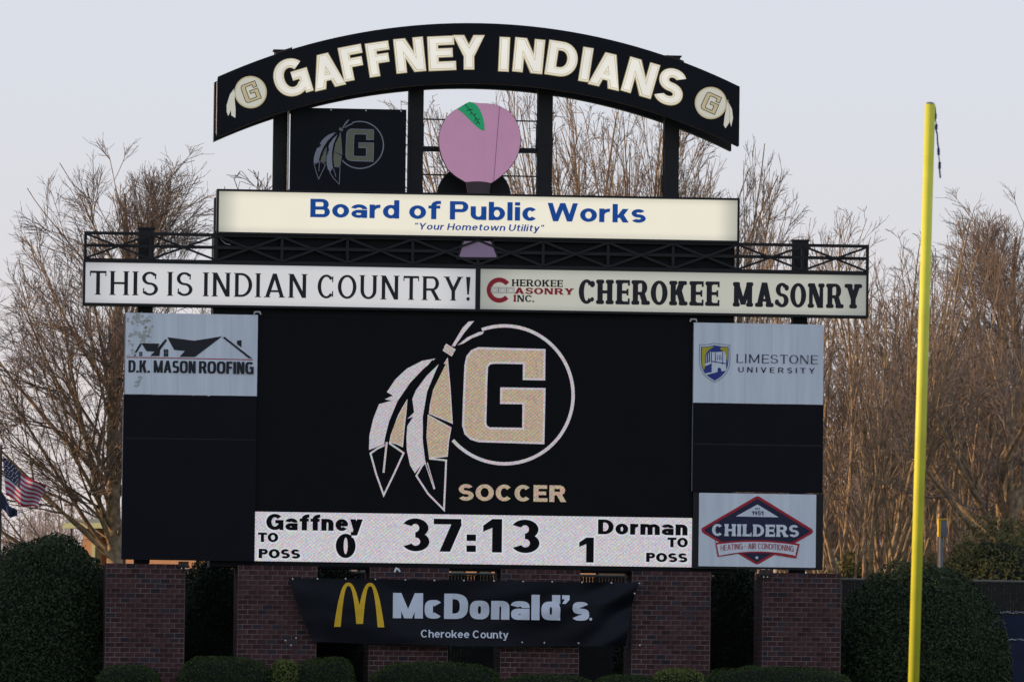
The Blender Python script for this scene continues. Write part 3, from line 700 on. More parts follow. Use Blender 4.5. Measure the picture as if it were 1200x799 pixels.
b = B('print_navy')
for q in stroke([P(o2[0]+x/s2, o2[1]+y/s2) for x, y in SH], 0.008, True): b.poly(q, -0.004)
b.build('shield_rim', t)
multi([[(133,222),(180,221),(228,212),(280,221),(330,222),(330,300),(325,360),(305,405),(275,438),(231,466),(190,440),(155,408),(136,365),(131,300)]], o2, s2, 'print_blue', 0.006, 'shield', t)
multi([[(140,226),(185,225),(228,220),(190,245),(175,262),(160,285),(160,370),(152,392),(140,360),(137,300)], [(275,226),(325,227),(325,300),(322,340),(312,290),(300,262),(270,240)]], o2, s2, 'print_gold', 0.010, 'shield_field', t)
multi([[(210,262),(300,258),(312,290),(312,395),(280,400),(272,376),(262,372),(252,378),(250,405),(170,425),(160,415),(208,405)], [(158,345),(205,330),(205,345),(160,362)], [(196,258),(203,258),(203,330),(196,334)], [(182,268),(187,268),(187,338),(182,340)], [(166,280),(171,280),(171,344),(166,346)]], o2, s2, 'vinyl_white', 0.014, 'tower_drawing', t)
multi([[(232,262),(237,262),(237,335),(232,335)], [(285,262),(290,262),(290,350),(285,350)], [(208,325),(310,340),(310,346),(208,331)], [(245,285),(278,285),(278,288),(245,288)], [(248,295),(252,295),(252,318),(248,318)], [(262,295),(266,295),(266,318),(262,318)], [(273,295),(277,295),(277,318),(273,318)]], o2, s2, 'print_blue', 0.019, 'tower_line', t)
lettering('lettering', 'LIMESTONE', 'roman', 'print_navy', 862.5, 958.2, 414.8, 424.9, 0.0, t)
lettering('small_lettering', 'UNIVERSITY', 'light', 'print_navy', 865.2, 954.6, 429.8, 436.0, 0.0, t, gap=.42, wf=.85, t=.13, h=.12)
t, *_ = panel('blank_panel', 'square blank black panel between the two printed panels right of the screen', 812.2, 965.0, 472.0, 575.5, 'dark_panel', 0.004)
b = B('black_steel'); x0_, z_ = P(812.6, 520, 0); x1_ = P(964, 520, 0)[0]; b.box(x0_+.02, x1_-.02, 0.0, 0.004, z_-0.012, z_+0.012); b.build('seam', t)
xa, za = P(812.5, 576.3, 0.01); xb_, zb_ = P(964, 667, 0.01)[0], P(812.5, 665.5, 0.01)[1]
t = T('heating_panel', 'white panel with a dark diamond outlined in red, bottom right of the screen', 'panel', ((xa+xb_)/2, 0, zb_))
B('black_steel').box(xa, xb_, 0.012, 0.10, zb_, za).build('panel_frame', t)
xa, za = P(819.4, 577.2, 0); xb_, zb_ = P(956.6, 577, 0)[0], P(819.4, 663.0, 0)[1]
B('vinyl_white').box(xa, xb_, -0.01, 0.011, zb_, za).build('panel_sheet', t)
o3, s3, Y3 = (800, 560), 6.656, -0.01
def curve(f, a, c, n=14): return [(a+(c-a)*i/n, f(a+(c-a)*i/n)) for i in range(n+1)]
multi([[(150,388),(565,146),(583,140),(602,146),(1008,396),(1018,415),(1008,432),(598,666),(578,672),(558,664),(155,425),(146,405)]], o3, s3, 'print_red', 0.004, 'diamond_rim', t, Y3)
multi([[(172,398),(583,160),(992,408),(990,420),(578,655),(172,412)]], o3, s3, 'print_navy', 0.008, 'diamond', t, Y3)
multi([[(415,298),(583,205),(748,305)]], o3, s3, 'vinyl_white', 0.011, 'triangle', t, Y3)
top = lambda x: 483+ (x-583)**2/330**2*26 + (x-583)*0.012
multi([[(250,478)]+curve(lambda x: top(x)+0, 262, 900)+[(912,512),(886,625),(720,598)]+curve(lambda x: 583+(x-583)**2/300**2*14, 715, 440)+[(272,613)]], o3, s3, 'print_red', 0.012, 'ribbon_rim', t, Y3)
multi([curve(lambda x: top(x)+14, 266, 896)+[(876,610)]+curve(lambda x: 571+(x-583)**2/300**2*34, 870, 285)+[(282,600)]], o3, s3, 'vinyl_white', 0.016, 'ribbon', t, Y3)
star = [(578+(17 if i % 2 == 0 else 7)*math.sin(i*math.pi/5), 620-(17 if i % 2 == 0 else 7)*math.cos(i*math.pi/5)) for i in range(10)]
multi([star], o3, s3, 'vinyl_white', 0.012, 'star', t, Y3)
lettering('lettering', 'CHILDERS', 'slab', 'vinyl_white', 834.2, 936, 613.4, 627.6, Y3, t, lift=0.016, serif=.03, wf=.95)
lettering('small_lettering', '1951', 'sans', 'print_navy', 880.8, 894.4, 598.4, 603.2, Y3, t, lift=0.013)
lettering('small_lettering', 'EST', 'sans', 'print_navy', 884.8, 890.8, 594.8, 596.8, Y3, t, lift=0.013)
pol, w_ = text_polys('HEATING - AIR CONDITIONING', 'tall', wf=.72, t=.115, h=.10, gap=.09); b = B('print_red')
for i, p in enumerate(pol):
    b.poly([P(o3[0]+(296+a/w_*568)/s3, o3[1]+(top(296+a/w_*568)+24+ (1-c)*44)/s3, Y3) for a, c in p], Y3-0.018-0.0004*(i % 30))
b.build('small_lettering', t)

# ------------------------------------------------------------------ arch sign
AX0, AX1 = P(255.2, 90, -0.05)[0], P(866.9, 103, -0.05)[0]
zl = P(255.2, 89.5, -0.05)[1]; zr = P(866.9, 102.5, -0.05)[1]; zc = P(548, 27.2, -0.05)[1]; zend = (zl+zr)/2
half = (AX1-AX0)/2; acx = (AX0+AX1)/2; sag = zc-zend; RA = (half**2+sag**2)/(2*sag)
PLATE = zl-P(254, 159.5, -0.05)[1]
arch = T('arch_sign', 'curved black arch sign with glowing cream block letters on top of the scoreboard', 'sign', (acx, 0, zend-PLATE))
def az(x): return zc-RA+math.sqrt(RA*RA-(x-acx)**2)
def arch_plate(name, x0, x1, y0, y1, dz0, dz1, m, n=40):
    b = B(m); xs = [x0+(x1-x0)*i/n for i in range(n+1)]
    vs = []; fs = []
    for x in xs:
        for y, dz in ((y0, dz0), (y1, dz0), (y1, dz1), (y0, dz1)): vs.append((x, y, az(min(max(x, AX0), AX1))-dz))
    for i in range(n):
        for k in range(4): fs.append((i*4+k, (i+1)*4+k, (i+1)*4+(k+1) % 4, i*4+(k+1) % 4))
    fs += [(0, 1, 2, 3), (n*4+3, n*4+2, n*4+1, n*4)]
    b.add(vs, fs); return b.build(name, arch)
arch_plate('front_cabinet', AX0, AX1, -0.05, 0.0, 0.0, PLATE, 'black_face')
arch_plate('cabinet_side', AX0+0.0, AX1-0.0, 0.0, 0.20, 0.03, PLATE-0.03, 'black_steel')
arch_plate('lower_lip', AX0+0.05, AX1-0.02, -0.03, 0.02, PLATE+0.0, PLATE+0.025, 'rust_steel')
xr0 = P(250.6, 120, 1.7)[0]; xr1 = P(855.3, 175, 1.7)[0]
arch_plate('rear_cabinet', AX0+0.0, xr1+0.0 if xr1 < AX1 else AX1, 1.40, 1.70, 0.0, PLATE, 'black_steel')
b = B('pale_trim'); b.box(AX0-0.012, AX0+0.0, 0.02, 0.17, zend-PLATE+0.06, zend-0.10); b.build('sunlit_end_strip', arch)  # pale strip painted in for sunlight on the black cabinet's end
for c in (POST_C[1], POST_C[4]):
    b = B('rust_steel'); b.add([(c-0.17, 0.05, az(c-0.17)-0.05), (c+0.17, 0.05, az(c+0.17)-0.05), (c+0.17, 0.9, az(c+0.17)-0.05), (c-0.17, 0.9, az(c-0.17)-0.05),
        (c-0.17, 0.05, az(c-0.17)+0.045), (c+0.17, 0.05, az(c+0.17)+0.045), (c+0.17, 0.9, az(c+0.17)+0.045), (c-0.17, 0.9, az(c-0.17)+0.045)], [(0,3,2,1),(4,5,6,7),(0,1,5,4),(1,2,6,5),(2,3,7,6),(3,0,4,7)]); b.build('saddle_plate', arch)
YL = -0.05
letters = [('G', 341.3, 91, 42, 45), ('A', 382.6, 83.5, 38, 41.5), ('F', 413.5, 74, 29, 41), ('F', 444.5, 69.5, 29, 40.5), ('N', 480.1, 65, 35.5, 41), ('E', 517.6, 62.9, 33, 41), ('Y', 549.5, 61.7, 38, 41),
           ('I', 590.8, 64, 15.5, 41), ('N', 619.6, 65.6, 36, 41), ('D', 658.8, 69.8, 37, 41.5), ('I', 686.6, 76, 15.5, 41), ('A', 711.5, 83, 38, 41.5), ('N', 750.5, 91.5, 37.5, 42), ('S', 785.8, 102, 35, 44)]
for ch, px, py, wpx, hpx in letters:
    X, Z = P(px, py, YL); s = 0.0176; th = -math.asin(max(-1, min(1, (X-acx)/RA)))*(1.0 if ch != 'I' else 0.8)
    w0 = wpx*s; h0 = hpx*s; tt = 0.33 if ch not in 'S' else 0.30
    def put(name, m, grow, y, ch=ch, X=X, Z=Z, th=th):
        H_ = h0-0.09+2*grow; W_ = w0-0.09+2*grow; tk = (0.135+2*grow)/H_; hk = (0.105+2*grow)/H_
        if ch == 'I': W_ = tk*H_
        pol = glyph(ch, W_/H_, tk, hk, dict(n=2.1, xh=.74)); b = B(m)
        for i, p in enumerate(pol):
            pts = []
            for a, c in p:
                u, v = a*H_-W_/2, c*H_-H_/2; pts.append((X+u*math.cos(th)-v*math.sin(th), Z+u*math.sin(th)+v*math.cos(th)))
            b.poly(pts, YL-y-0.00012*i)
        return b.build(name, arch)
    put('letter_edge', 'letter_edge', 0.045, 0.004); put('letter_rim', 'letter_glow', 0.028, 0.020) ; put('letter_line', 'letter_edge', 0.010, 0.036); put('letter', 'letter_glow', -0.002, 0.052)
    if ch in 'DA':
        q = (0.05, 0.09) if ch == 'D' else (0.02, 0.02)
for px, py, sgn in ((293.7, 108.3, -1), (833.0, 121.0, 1)):
    X, Z = P(px, py, YL); th = -math.asin((X-acx)/RA)*1.0
    def circ(name, m, r, y):
        b = B(m); b.poly([(X+r*math.cos(a*math.pi/24), Z+r*math.sin(a*math.pi/24)) for a in range(48)], YL-y); return b.build(name, arch)
    circ('disc_rim', 'letter_edge', 0.335, 0.004); circ('disc', 'emblem_glow', 0.305, 0.008)
    def rot(pts, s=0.00105, cx0=568, cy0=311): return [(X+((x-cx0)*s)*math.cos(th)-(-(y-cy0)*s)*math.sin(th), Z+((x-cx0)*s)*math.sin(th)+(-(y-cy0)*s)*math.cos(th)) for x, y in pts]
    b = B('letter_edge'); b.poly(rot(G_OUT), YL-0.012); b.build('block_letter', arch)
    b = B('print_black')
    for i, q in enumerate(stroke(rot(G_OUT), 0.014, True)): b.poly(q, YL-0.016-0.0004*(i % 4))
    b.build('letter_outline', arch)
    ft = [[(125,305),(107,330),(93,375),(93,405),(100,422),(110,400),(120,350)], [(128,310),(116,345),(110,385),(113,420),(130,430),(131,395),(127,350)]] if sgn < 0 else \
         [[(1100,350),(1094,385),(1086,425),(1082,460),(1090,474),(1106,450),(1106,400)], [(1103,365),(1117,392),(1122,430),(1114,468),(1107,440),(1107,400)]]
    o4 = (240, 20) if sgn < 0 else (550, 20)
    multi(ft, o4, 3.631, 'emblem_grey' if False else 'emblem_glow', 0.006, 'feather', arch, YL)

# ------------------------------------------------------------------ black emblem panel, peach
xa, za = P(340.6, 126.2, 0.3); xb_ = P(476.3, 129, 0.3)[0]; zb_ = P(340.6, 224, 0.3)[1]
t = T('emblem_panel', 'square black panel with a dull grey feather emblem under the left of the arch', 'panel', ((xa+xb_)/2, 0.3, zb_))
B('black_face').box(xa, xb_, 0.30, 0.36, zb_, za).build('panel_sheet', t)
b = B('pale_trim'); b.box(xa-0.055, xa-0.018, 0.31, 0.36, zb_, za-0.02); b.build('edge_tube', t)
b = B('grommet')
for px, py in ((343, 127.5), (388, 129), (429, 129.7), (470, 130.5)): X, Z = P(px, py, .3); b.box(X-.012, X+.012, .29, .30, Z-.012, Z+.012)
b.build('screw', t)
emblem(t, (240+660/3.631, 20+545/3.631), None, 0.372/3.631, 0.3, dict(tan='emblem_tan', white='emblem_grey', feather='emblem_grey', black='black_face'))

o5, s5, Y5 = (480, 90), 5.325, 0.1
t = T('peach_sign', 'flat pink peach shaped sign with a green leaf and dark neck under the arch', 'sign', (P(560, 170, Y5)[0], Y5, P(560, 300, Y5)[1]))
disc = [(350,658),(290,622),(240,580),(205,510),(188,450),(183,400),(187,350),(202,305),(222,268),(250,235),(278,212),(300,200),(325,184),(350,170),(375,161),(405,163),(440,167),(480,168),(520,172),(560,184),(600,205),(632,230),(655,262),(675,300),(687,340),(692,385),(690,425),(680,470),(662,515),(640,548),(610,585),(580,612),(540,643),(508,664),(470,656),(430,653),(390,654)]
def dpoly(pts, m, y, name, depth=0.0, Y=Y5):
    b = B(m); b.poly([P(o5[0]+x/s5, o5[1]+yy/s5, Y) for x, yy in pts], Y-y, depth); return b.build(name, t)
dpoly([(x+(x-435)*0.012, y+(y-410)*0.012+2) for x, y in disc], 'black_steel', 0.0, 'rim', 0.08)
dpoly(disc, 'peach_glow', 0.006, 'peach_face')
dpoly([(298,203),(325,186),(350,168),(372,158),(395,162),(420,180),(440,210),(455,245),(465,290),(468,340),(445,332),(420,314),(395,292),(370,265),(335,230)], 'leaf_glow', 0.012, 'leaf')
b = B('print_black'); i = 0
for ln in ([(345,172),(375,208),(400,240),(420,268),(438,300)], [(375,208),(392,205)], [(375,208),(356,212)], [(400,240),(416,232)], [(388,222),(378,238)], [(413,258),(405,283)], [(420,268),(440,265)], [(428,282),(414,296)]):
    for q in stroke([P(o5[0]+x/s5, o5[1]+y/s5, Y5) for x, y in ln], 0.013): b.poly(q, Y5-0.016-0.0004*(i % 6)); i += 1
b.build('leaf_vein', t)
b = B('peach_neck')
for q in stroke([P(o5[0]+x/s5, o5[1]+y/s5, Y5) for x, y in ((562,185),(550,330),(535,520),(524,655))], 0.008): b.poly(q, Y5-0.012)
b.build('seam', t)
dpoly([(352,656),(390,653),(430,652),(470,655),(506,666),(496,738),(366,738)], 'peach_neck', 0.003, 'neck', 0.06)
b = B('black_steel'); b.poly([P(x, y, 0.08) for x, y in ((541.5, 280.5), (576.5, 280.5), (585, 304.6), (534.5, 304.6))], 0.02, 0.08); b.build('foot_rim', t)
b = B('peach_dark'); b.poly([P(x, y, 0.08) for x, y in ((543.4, 283), (574.7, 283), (582, 301.8), (537.8, 301.4))], 0.012, 0); b.build('foot', t)
x0_, z1_ = P(545, 226, 0.3); x1_ = P(575, 226, 0.3)[0]; B('black_steel').box(x0_, x1_, 0.44, 0.52, P(560, 284, .3)[1], z1_).build('mast', t)
cxd, czd = P(480+401/s5, 90+742/s5, 1.1); b = B('black_steel')
b.poly([(cxd+0.775*math.cos(a*math.pi/24), czd+0.66*math.sin(a*math.pi/24)) for a in range(25)], 1.1, 0.1); b.build('backing_plate', t)
# ------------------------------------------------------------------ brick piers
def brick_mesh(L, m):
    me = bpy.data.meshes.new('brick'); h = 0.0866; e = 0.003
    vs = [(0,0,0),(L,0,0),(L,0,h),(0,0,h)]; vs = [(e,-0.010,e),(L-e,-0.010,e),(L-e,-0.010,h-e),(e,-0.010,h-e),(0,-0.007,0),(L,-0.007,0),(L,-0.007,h),(0,-0.007,h),(0,0.03,0),(L,0.03,0),(L,0.03,h),(0,0.03,h)]
    fs = [(0,1,2,3),(4,5,1,0),(5,6,2,1),(6,7,3,2),(7,4,0,3),(8,9,5,4),(9,10,6,5),(10,11,7,6),(11,8,4,7)]
    me.from_pydata(vs, [], fs); me.materials.append(MATS[m]); me.update(); return me
FULL, HALF = 0.1882, 0.0866
BM = {(L, m): brick_mesh(L, m) for L in (FULL, HALF) for m in ('brick', 'dark_brick')}
pier_lab = ['brick pier at the far left end under the scoreboard', 'second brick pier from the left, behind the left end of the banner', 'third brick pier from the left, behind the golden arches of the banner',
            'fourth brick pier from the left, behind the right half of the banner', 'wide brick pier just right of the black banner', 'brick pier at the far right end under the scoreboard']
rb = random.Random(3)
NCO = 25; CO = 0.1016
for i, x0 in enumerate(PIER_X):
    t = T('brick_pier', pier_lab[i], 'pier', (x0+PIER_W/2, PIER_W/2, PIER_TOP-NCO*CO), 'brick piers under the scoreboard')
    o = Vector(t['_o']); y1 = PIER_W
    B('mortar').box(x0, x0+PIER_W, 0.0, y1, PIER_TOP-NCO*CO-0.3, PIER_TOP-0.012).build('mortar_core', t)
    side = B('brick')
    for r in range(NCO):
        z = PIER_TOP-(r+1)*CO+0.0075
        xs = [(k*0.2032, FULL) for k in range(8)] if r % 2 == i % 2 else [(0, HALF)]+[(0.1016+k*0.2032, FULL) for k in range(7)]+[(0.1016+7*0.2032, HALF)]
        for a, L in xs:
            m = 'dark_brick' if rb.random() < 0.12 else 'brick'
            ob = bpy.data.objects.new('brick', BM[(L, m)]); COL.objects.link(ob); ob.parent = t
            ob.location = (x0+a+0.0075-o.x+rb.uniform(-.001, .001), -o.y-rb.uniform(0, .004), z-o.z)
        ys = [(0.0, FULL)] + [(k*0.2032, FULL) for k in range(1, 8)] if r % 2 else [(0, HALF)]+[(0.1016+k*0.2032, FULL) for k in range(7)]+[(0.1016+7*0.2032, HALF)]
        for a, L in ys:
            side.use('dark_brick' if rb.random() < 0.1 else 'brick')
            side.box(x0-0.012, x0+0.03, a+0.005, a+0.005+L, z, z+0.0866); side.box(x0+PIER_W-0.03, x0+PIER_W+0.012, a+0.005, a+0.005+L, z, z+0.0866)
            side.box(x0+a+0.005, x0+a+0.005+L, y1-0.03, y1+0.012, z, z+0.0866)
    for k in range(8):
        for j in range(1, 8): side.box(x0+k*.2032+.005, x0+k*.2032+.198, j*.2032+.005, j*.2032+.198, PIER_TOP-0.03, PIER_TOP)
    s_ = side.build('brick', t); s_['kind'] = 'stuff'
# small floodlights on the tops of the end piers, and a bracket on the third
def floodlight(px0, px1, py0, py1, label):
    xa, zt_ = P(px0, py0, -0.05); xb_, zb_ = P(px1, py1, -0.05)
    t = T('floodlight', label, 'light', ((xa+xb_)/2, 0, zb_)); h = zt_-zb_
    B('rust_steel').box(xa, xb_, -0.10, 0.16, zb_+h*0.42, zt_).build('housing', t)
    B('black_steel').box(xa-0.02, xb_+0.02, -0.13, 0.14, zb_+h*0.18, zb_+h*0.42).build('visor', t)
    b = B('grommet')
    for f in (0.22, 0.62): b.box(xa+(xb_-xa)*f, xa+(xb_-xa)*(f+0.12), -0.12, -0.08, zb_, zb_+h*0.18)
    b.build('lamp_pin', t)
floodlight(209.5, 221, 657.5, 666.5, 'small dark floodlight on the right edge of the far left pier')
floodlight(891.5, 902.5, 667, 676.5, 'small dark floodlight on the left edge of the far right pier')
X, Z = P(465.5, 667.5, -0.06); t = T('wall_bracket', 'little white bent bracket on the top of the third pier', 'bracket', (X, 0, Z)); b = B('vinyl_white')
for q in stroke([(X-0.055, Z-0.045), (X-0.02, Z+0.035), (X+0.02, Z+0.02), (X+0.06, Z-0.035)], 0.035): b.poly(q, -0.05, 0.06)
b.build('bracket_plate', t)
# ------------------------------------------------------------------ banner
YB = -0.22
def bfold(x, z):
    u = (x-bx0)/(bx1-bx0); v = (z-bz0)/(bz1-bz0)
    y = 0.034*math.sin(9*(u*1.1+v*0.55)+0.6)*(0.4+0.6*(1-v))
    y += 0.026*math.sin(27*(u*0.75-v*0.33)+1.2*math.sin(5*v))*max(0, u-0.30)*1.6
    y += 0.024*math.sin(40*(u-0.30*v)+2*v)*math.exp(-((u-0.93)/0.09)**2)*2.6
    y += 0.020*math.exp(-((u-0.055-0.05*(1-v))/0.035)**2) - 0.03*max(0, 0.06-u)*6
    y += 0.012*math.sin(14*v+9*u)*max(0, 0.5-u)*1.2 + 0.006*noise.noise(Vector((x*3, z*5, 0)))
    y += 0.05*(1-v)*(v)*math.sin(3.1*u+0.3)
    return x, YB+y, z
bx0, bz1 = P(338, 676.3, YB); bx1, _ = P(751, 684, YB); bz0 = P(366, 751.5, YB)[1]
t = T('advertising_banner', 'dark wrinkled cloth banner with golden arches and pale lettering tied across the piers', 'banner', ((bx0+bx1)/2, YB, bz0))
NU, NV = 150, 36; vs = []; zT = bz1
for j in range(NV+1):
    v = j/NV
    xl = bx0+(P(367, 751, YB)[0]-bx0)*(1-v)**1.15; xr = bx1-(bx1-P(733, 756, YB)[0])*(1-v)**0.55
    for i in range(NU+1):
        u = i/NU; x = xl+(xr-xl)*u
        sagt = 0.012*abs(math.sin(u*math.pi*11)); z = bz0+(bz1-bz0)*v - (0.045*math.sin(math.pi*u) if v < 0.02 else 0.045*math.sin(math.pi*u)*(1-v)) - sagt*v
        vs.append(bfold(x, z))
fs = [(j*(NU+1)+i, j*(NU+1)+i+1, (j+1)*(NU+1)+i+1, (j+1)*(NU+1)+i) for j in range(NV) for i in range(NU)]
B('banner_cloth').add(vs, fs).build('cloth', t, smooth=True)
lettering('lettering', 'McDonald\u2019s', 'heavy', 'banner_white', 460.3, 690, 694.2, 723.8, YB, t, lift=0.012, fn=bfold, t=.265, h=.215, gap=.055, wf=.98, n=2.7)
lettering('small_lettering', 'Cherokee County', 'sans', 'banner_white', 493, 595.7, 737.4, 746.4, YB, t, lift=0.012, fn=bfold, t=.16, h=.14, gap=.09)
# golden arches: two tapered parabolic legs each
o6, s6 = (320, 660), 5.0
def archpoly(xo0, xo1, yt, yb, xi0, xi1, yti, ybi, left):
    """one arch as quads between an outer and an inner curve"""
    qs = []; n = 22
    def cv(a, c, top_, bot0, bot1, k): 
        tt = k/n; s = 2*tt-1; p = abs(s)**2.3; mid = (a+c)/2; return (mid+(c-a)/2*math.copysign(abs(s)**0.95, s), top_+((bot0 if s < 0 else bot1)-top_)*p)
    for k in range(n): qs.append([cv(xo0, xo1, yt, yb[0], yb[1], k), cv(xo0, xo1, yt, yb[0], yb[1], k+1), cv(xi0, xi1, yti, ybi[0], ybi[1], k+1), cv(xi0, xi1, yti, ybi[0], ybi[1], k)])
    return qs
b = B('banner_gold'); i = 0
for qs in (archpoly(357, 524, 111, (370, 353), 396, 487, 131, (370, 353), 1), archpoly(487, 651, 112, (353, 373), 526, 612, 132, (353, 373), 0)):
    for q in qs:
        p3 = [bfold(*P(o6[0]+x/s6, o6[1]+y/s6, YB)) for x, y in q]; b.add([(x, y-0.014-0.0006*(i % 30), z) for x, y, z in p3], [(0, 1, 2, 3)]); i += 1
b.build('golden_arches', t)
X, Z = P(692, 725, YB); b = B('banner_white'); b.add([(lambda q: (q[0], q[1]-0.015, q[2]))(bfold(X+0.03*math.cos(a*math.pi/5), Z+0.03*math.sin(a*math.pi/5))) for a in range(10)], [tuple(range(10))]); b.build('trademark_dot', t)
for px, py in ((343, 678), (372, 677.8), (405, 677.6), (440, 678.3), (475, 679), (509, 679.6), (543.5, 679.8), (579, 680.3), (613, 681), (647, 681.3), (682, 682), (716.5, 682.6), (749, 683.2), (743.5, 695), (334.5, 750), (341, 755.5), (347, 747), (750, 755.5), (638, 752.7), (612, 752.2), (678, 753)):
    X, Z = P(px, py, YB); q = bfold(X, Z); b = B('grommet'); b.add([(q[0]+0.016*math.cos(a*math.pi/4), min(q[1], YB+.02)-0.02, q[2]+0.016*math.sin(a*math.pi/4)) for a in range(8)]+[(q[0]+0.018*math.cos(a*math.pi/4), q[1]+.01, q[2]+0.018*math.sin(a*math.pi/4)) for a in range(8)], [tuple(range(8))]+[(a, a+8, (a+1) % 8+8, (a+1) % 8) for a in range(8)])
    b.build('grommet', t)

# ------------------------------------------------------------------ foliage
def np_mesh(name, verts, faces_v, loops_per, mats, smooth=False):
    me = bpy.data.meshes.new(name); nf = len(faces_v)//loops_per
    me.vertices.add(len(verts)); me.vertices.foreach_set('co', np.ascontiguousarray(verts, dtype=np.float32).ravel())
    me.loops.add(len(faces_v)); me.loops.foreach_set('vertex_index', np.ascontiguousarray(faces_v, dtype=np.int32))
    me.polygons.add(nf); me.polygons.foreach_set('loop_start', np.arange(0, nf*loops_per, loops_per, dtype=np.int32))
    for m in mats: me.materials.append(MATS[m])
    me.update(calc_edges=True)
    if smooth: me.polygons.foreach_set('use_smooth', np.ones(nf, dtype=bool))
    return me
def vnoise(p, f, seed=0):
    out = np.zeros(len(p)); rg = np.random.RandomState(seed)
    for k in range(5):
        d = rg.randn(3); d /= np.linalg.norm(d); ph = rg.rand()*6.28; out += np.sin(p@d*f*(1+0.45*k)+ph)/(1+0.35*k)
    return out/3.0
def leaves(rad, n, size, rg, sq=2.0, lump=0.07, lf=6.0, thick=0.12, zmin=-1.0, aspect=0.55, seed=1):
    """leaf quads over the outer layer of a lumpy rounded body centred on the origin"""
    d = rg.randn(n, 3); d /= np.linalg.norm(d, axis=1)[:, None]; d = d[d[:, 2] > zmin]; n = len(d)
    r = (np.abs(d[:, 0])**sq+np.abs(d[:, 1])**sq+np.abs(d[:, 2])**sq)**(-1/sq)
    l = 1+lump*vnoise(d*np.array(rad), lf, seed)+lump*0.5*vnoise(d*np.array(rad), lf*2.7, seed+5)
    r = r*l*(1-thick*rg.rand(n)**1.6)*(1+0.035*(rg.rand(n) > 0.985)*rg.rand(n))
    c = d*r[:, None]*np.array(rad)
    nrm = d/np.array(rad); nrm /= np.linalg.norm(nrm, axis=1)[:, None]
    nrm = nrm+rg.randn(n, 3)*0.75; nrm /= np.linalg.norm(nrm, axis=1)[:, None]
    a = np.cross(nrm, rg.randn(n, 3)); a /= np.linalg.norm(a, axis=1)[:, None]; b = np.cross(nrm, a)
    s = size*(0.6+0.8*rg.rand(n))[:, None]
    v = np.stack([c-a*s, c-b*s*aspect, c+a*s, c+b*s*aspect], 1).reshape(-1, 3)
    return v, np.arange(n*4)
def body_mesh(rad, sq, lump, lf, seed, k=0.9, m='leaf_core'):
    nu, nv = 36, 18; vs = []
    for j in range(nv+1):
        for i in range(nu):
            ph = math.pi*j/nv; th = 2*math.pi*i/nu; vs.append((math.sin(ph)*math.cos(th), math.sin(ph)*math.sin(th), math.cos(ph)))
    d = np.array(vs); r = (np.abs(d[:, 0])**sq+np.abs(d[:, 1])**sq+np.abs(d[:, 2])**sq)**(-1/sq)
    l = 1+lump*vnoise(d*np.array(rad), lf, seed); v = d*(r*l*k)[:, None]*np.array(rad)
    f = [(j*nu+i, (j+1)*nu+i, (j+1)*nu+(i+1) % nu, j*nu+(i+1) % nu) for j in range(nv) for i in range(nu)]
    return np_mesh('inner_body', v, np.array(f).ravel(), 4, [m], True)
def shrub(name, label, cat, c, rad, n, size, m, sq=2.2, lump=0.06, lf=5.0, seed=1, group=None, zmin=-1.0, k=0.9, thick=0.12, aspect=0.55, trunk=False):
    rg = np.random.RandomState(seed); t = T(name, label, cat, c, group)
    v, f = leaves(rad, n, size, rg, sq, lump, lf, zmin=zmin, seed=seed, thick=thick, aspect=aspect)
    o = bpy.data.objects.new('foliage', np_mesh('foliage', v, f, 4, [m])); link(o, t)
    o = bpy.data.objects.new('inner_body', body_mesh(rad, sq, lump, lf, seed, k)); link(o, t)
    if trunk: MB().use('bark_grey').tube([(c[0], c[1], G-0.1), (c[0], c[1], c[2]-rad[2]*0.5)], [0.12, 0.08], 7).build('trunk', t)
    return t
XL = lambda px, py, Y: P(px, py, Y)
# big clipped bushes at both sides
x, z = P(55, 800, 1.0); zt_ = P(68, 627.5, 1.0)[1]
shrub('round_bush', 'huge dark green clipped bush at the far left beside the first pier', 'bush', (x, 2.2, G+0.2), (1.55, 1.5, zt_-G-0.2), 62000, 0.032, 'hedge_leaf', 2.5, 0.045, 4, 3)
x, z = P(1080, 800, 1.0); zt_ = P(1080, 657.5, 1.0)[1]
shrub('round_bush', 'huge dark green clipped bush right of the last pier, behind the yellow upright', 'bush', (x+0.06, 2.2, G+0.2), (2.04, 1.6, zt_-G-0.2), 70000, 0.032, 'hedge_leaf', 2.15, 0.045, 4, 4)
# dark evergreens standing behind the gaps between the piers
for (pa, pb, pt, lab, sd) in ((205, 305, 652, 'dark evergreen shrub filling the gap between the first two piers', 11), (345, 432, 655, 'dark evergreen shrub behind the second pier, showing above the banner', 12),
                              (820, 905, 655, 'dark evergreen shrub filling the gap left of the last pier', 13), (722, 790, 668, 'dark evergreen shrub behind the right end of the banner', 14)):
    xa, _ = P(pa, 700, 3.2); xb_, _ = P(pb, 700, 3.2); ztp = P((pa+pb)/2, pt, 3.2)[1]
    shrub('evergreen_shrub', lab, 'shrub', ((xa+xb_)/2, 3.3, G+0.6), ((xb_-xa)/2, 0.95, ztp-G-0.6), 24000, 0.032, 'shrub_leaf', 2.3, 0.06, 5, sd, 'dark evergreens behind the piers')
for (pa, pb, pt, lab, sd) in ((520, 592, 700, 'low dark shrub behind the fence in the gap right of the third pier', 15), (672, 745, 700, 'low dark shrub behind the fence in the gap left of the fifth pier', 16)):
    xa, _ = P(pa, 700, 11.5); xb_, _ = P(pb, 700, 11.5); ztp = P((pa+pb)/2, pt, 11.5)[1]
    shrub('evergreen_shrub', lab, 'shrub', ((xa+xb_)/2, 11.5, G+0.5), ((xb_-xa)/2, 0.8, ztp-G-0.5), 9000, 0.04, 'shrub_leaf', 2.6, 0.06, 5, sd, 'dark evergreens behind the piers')
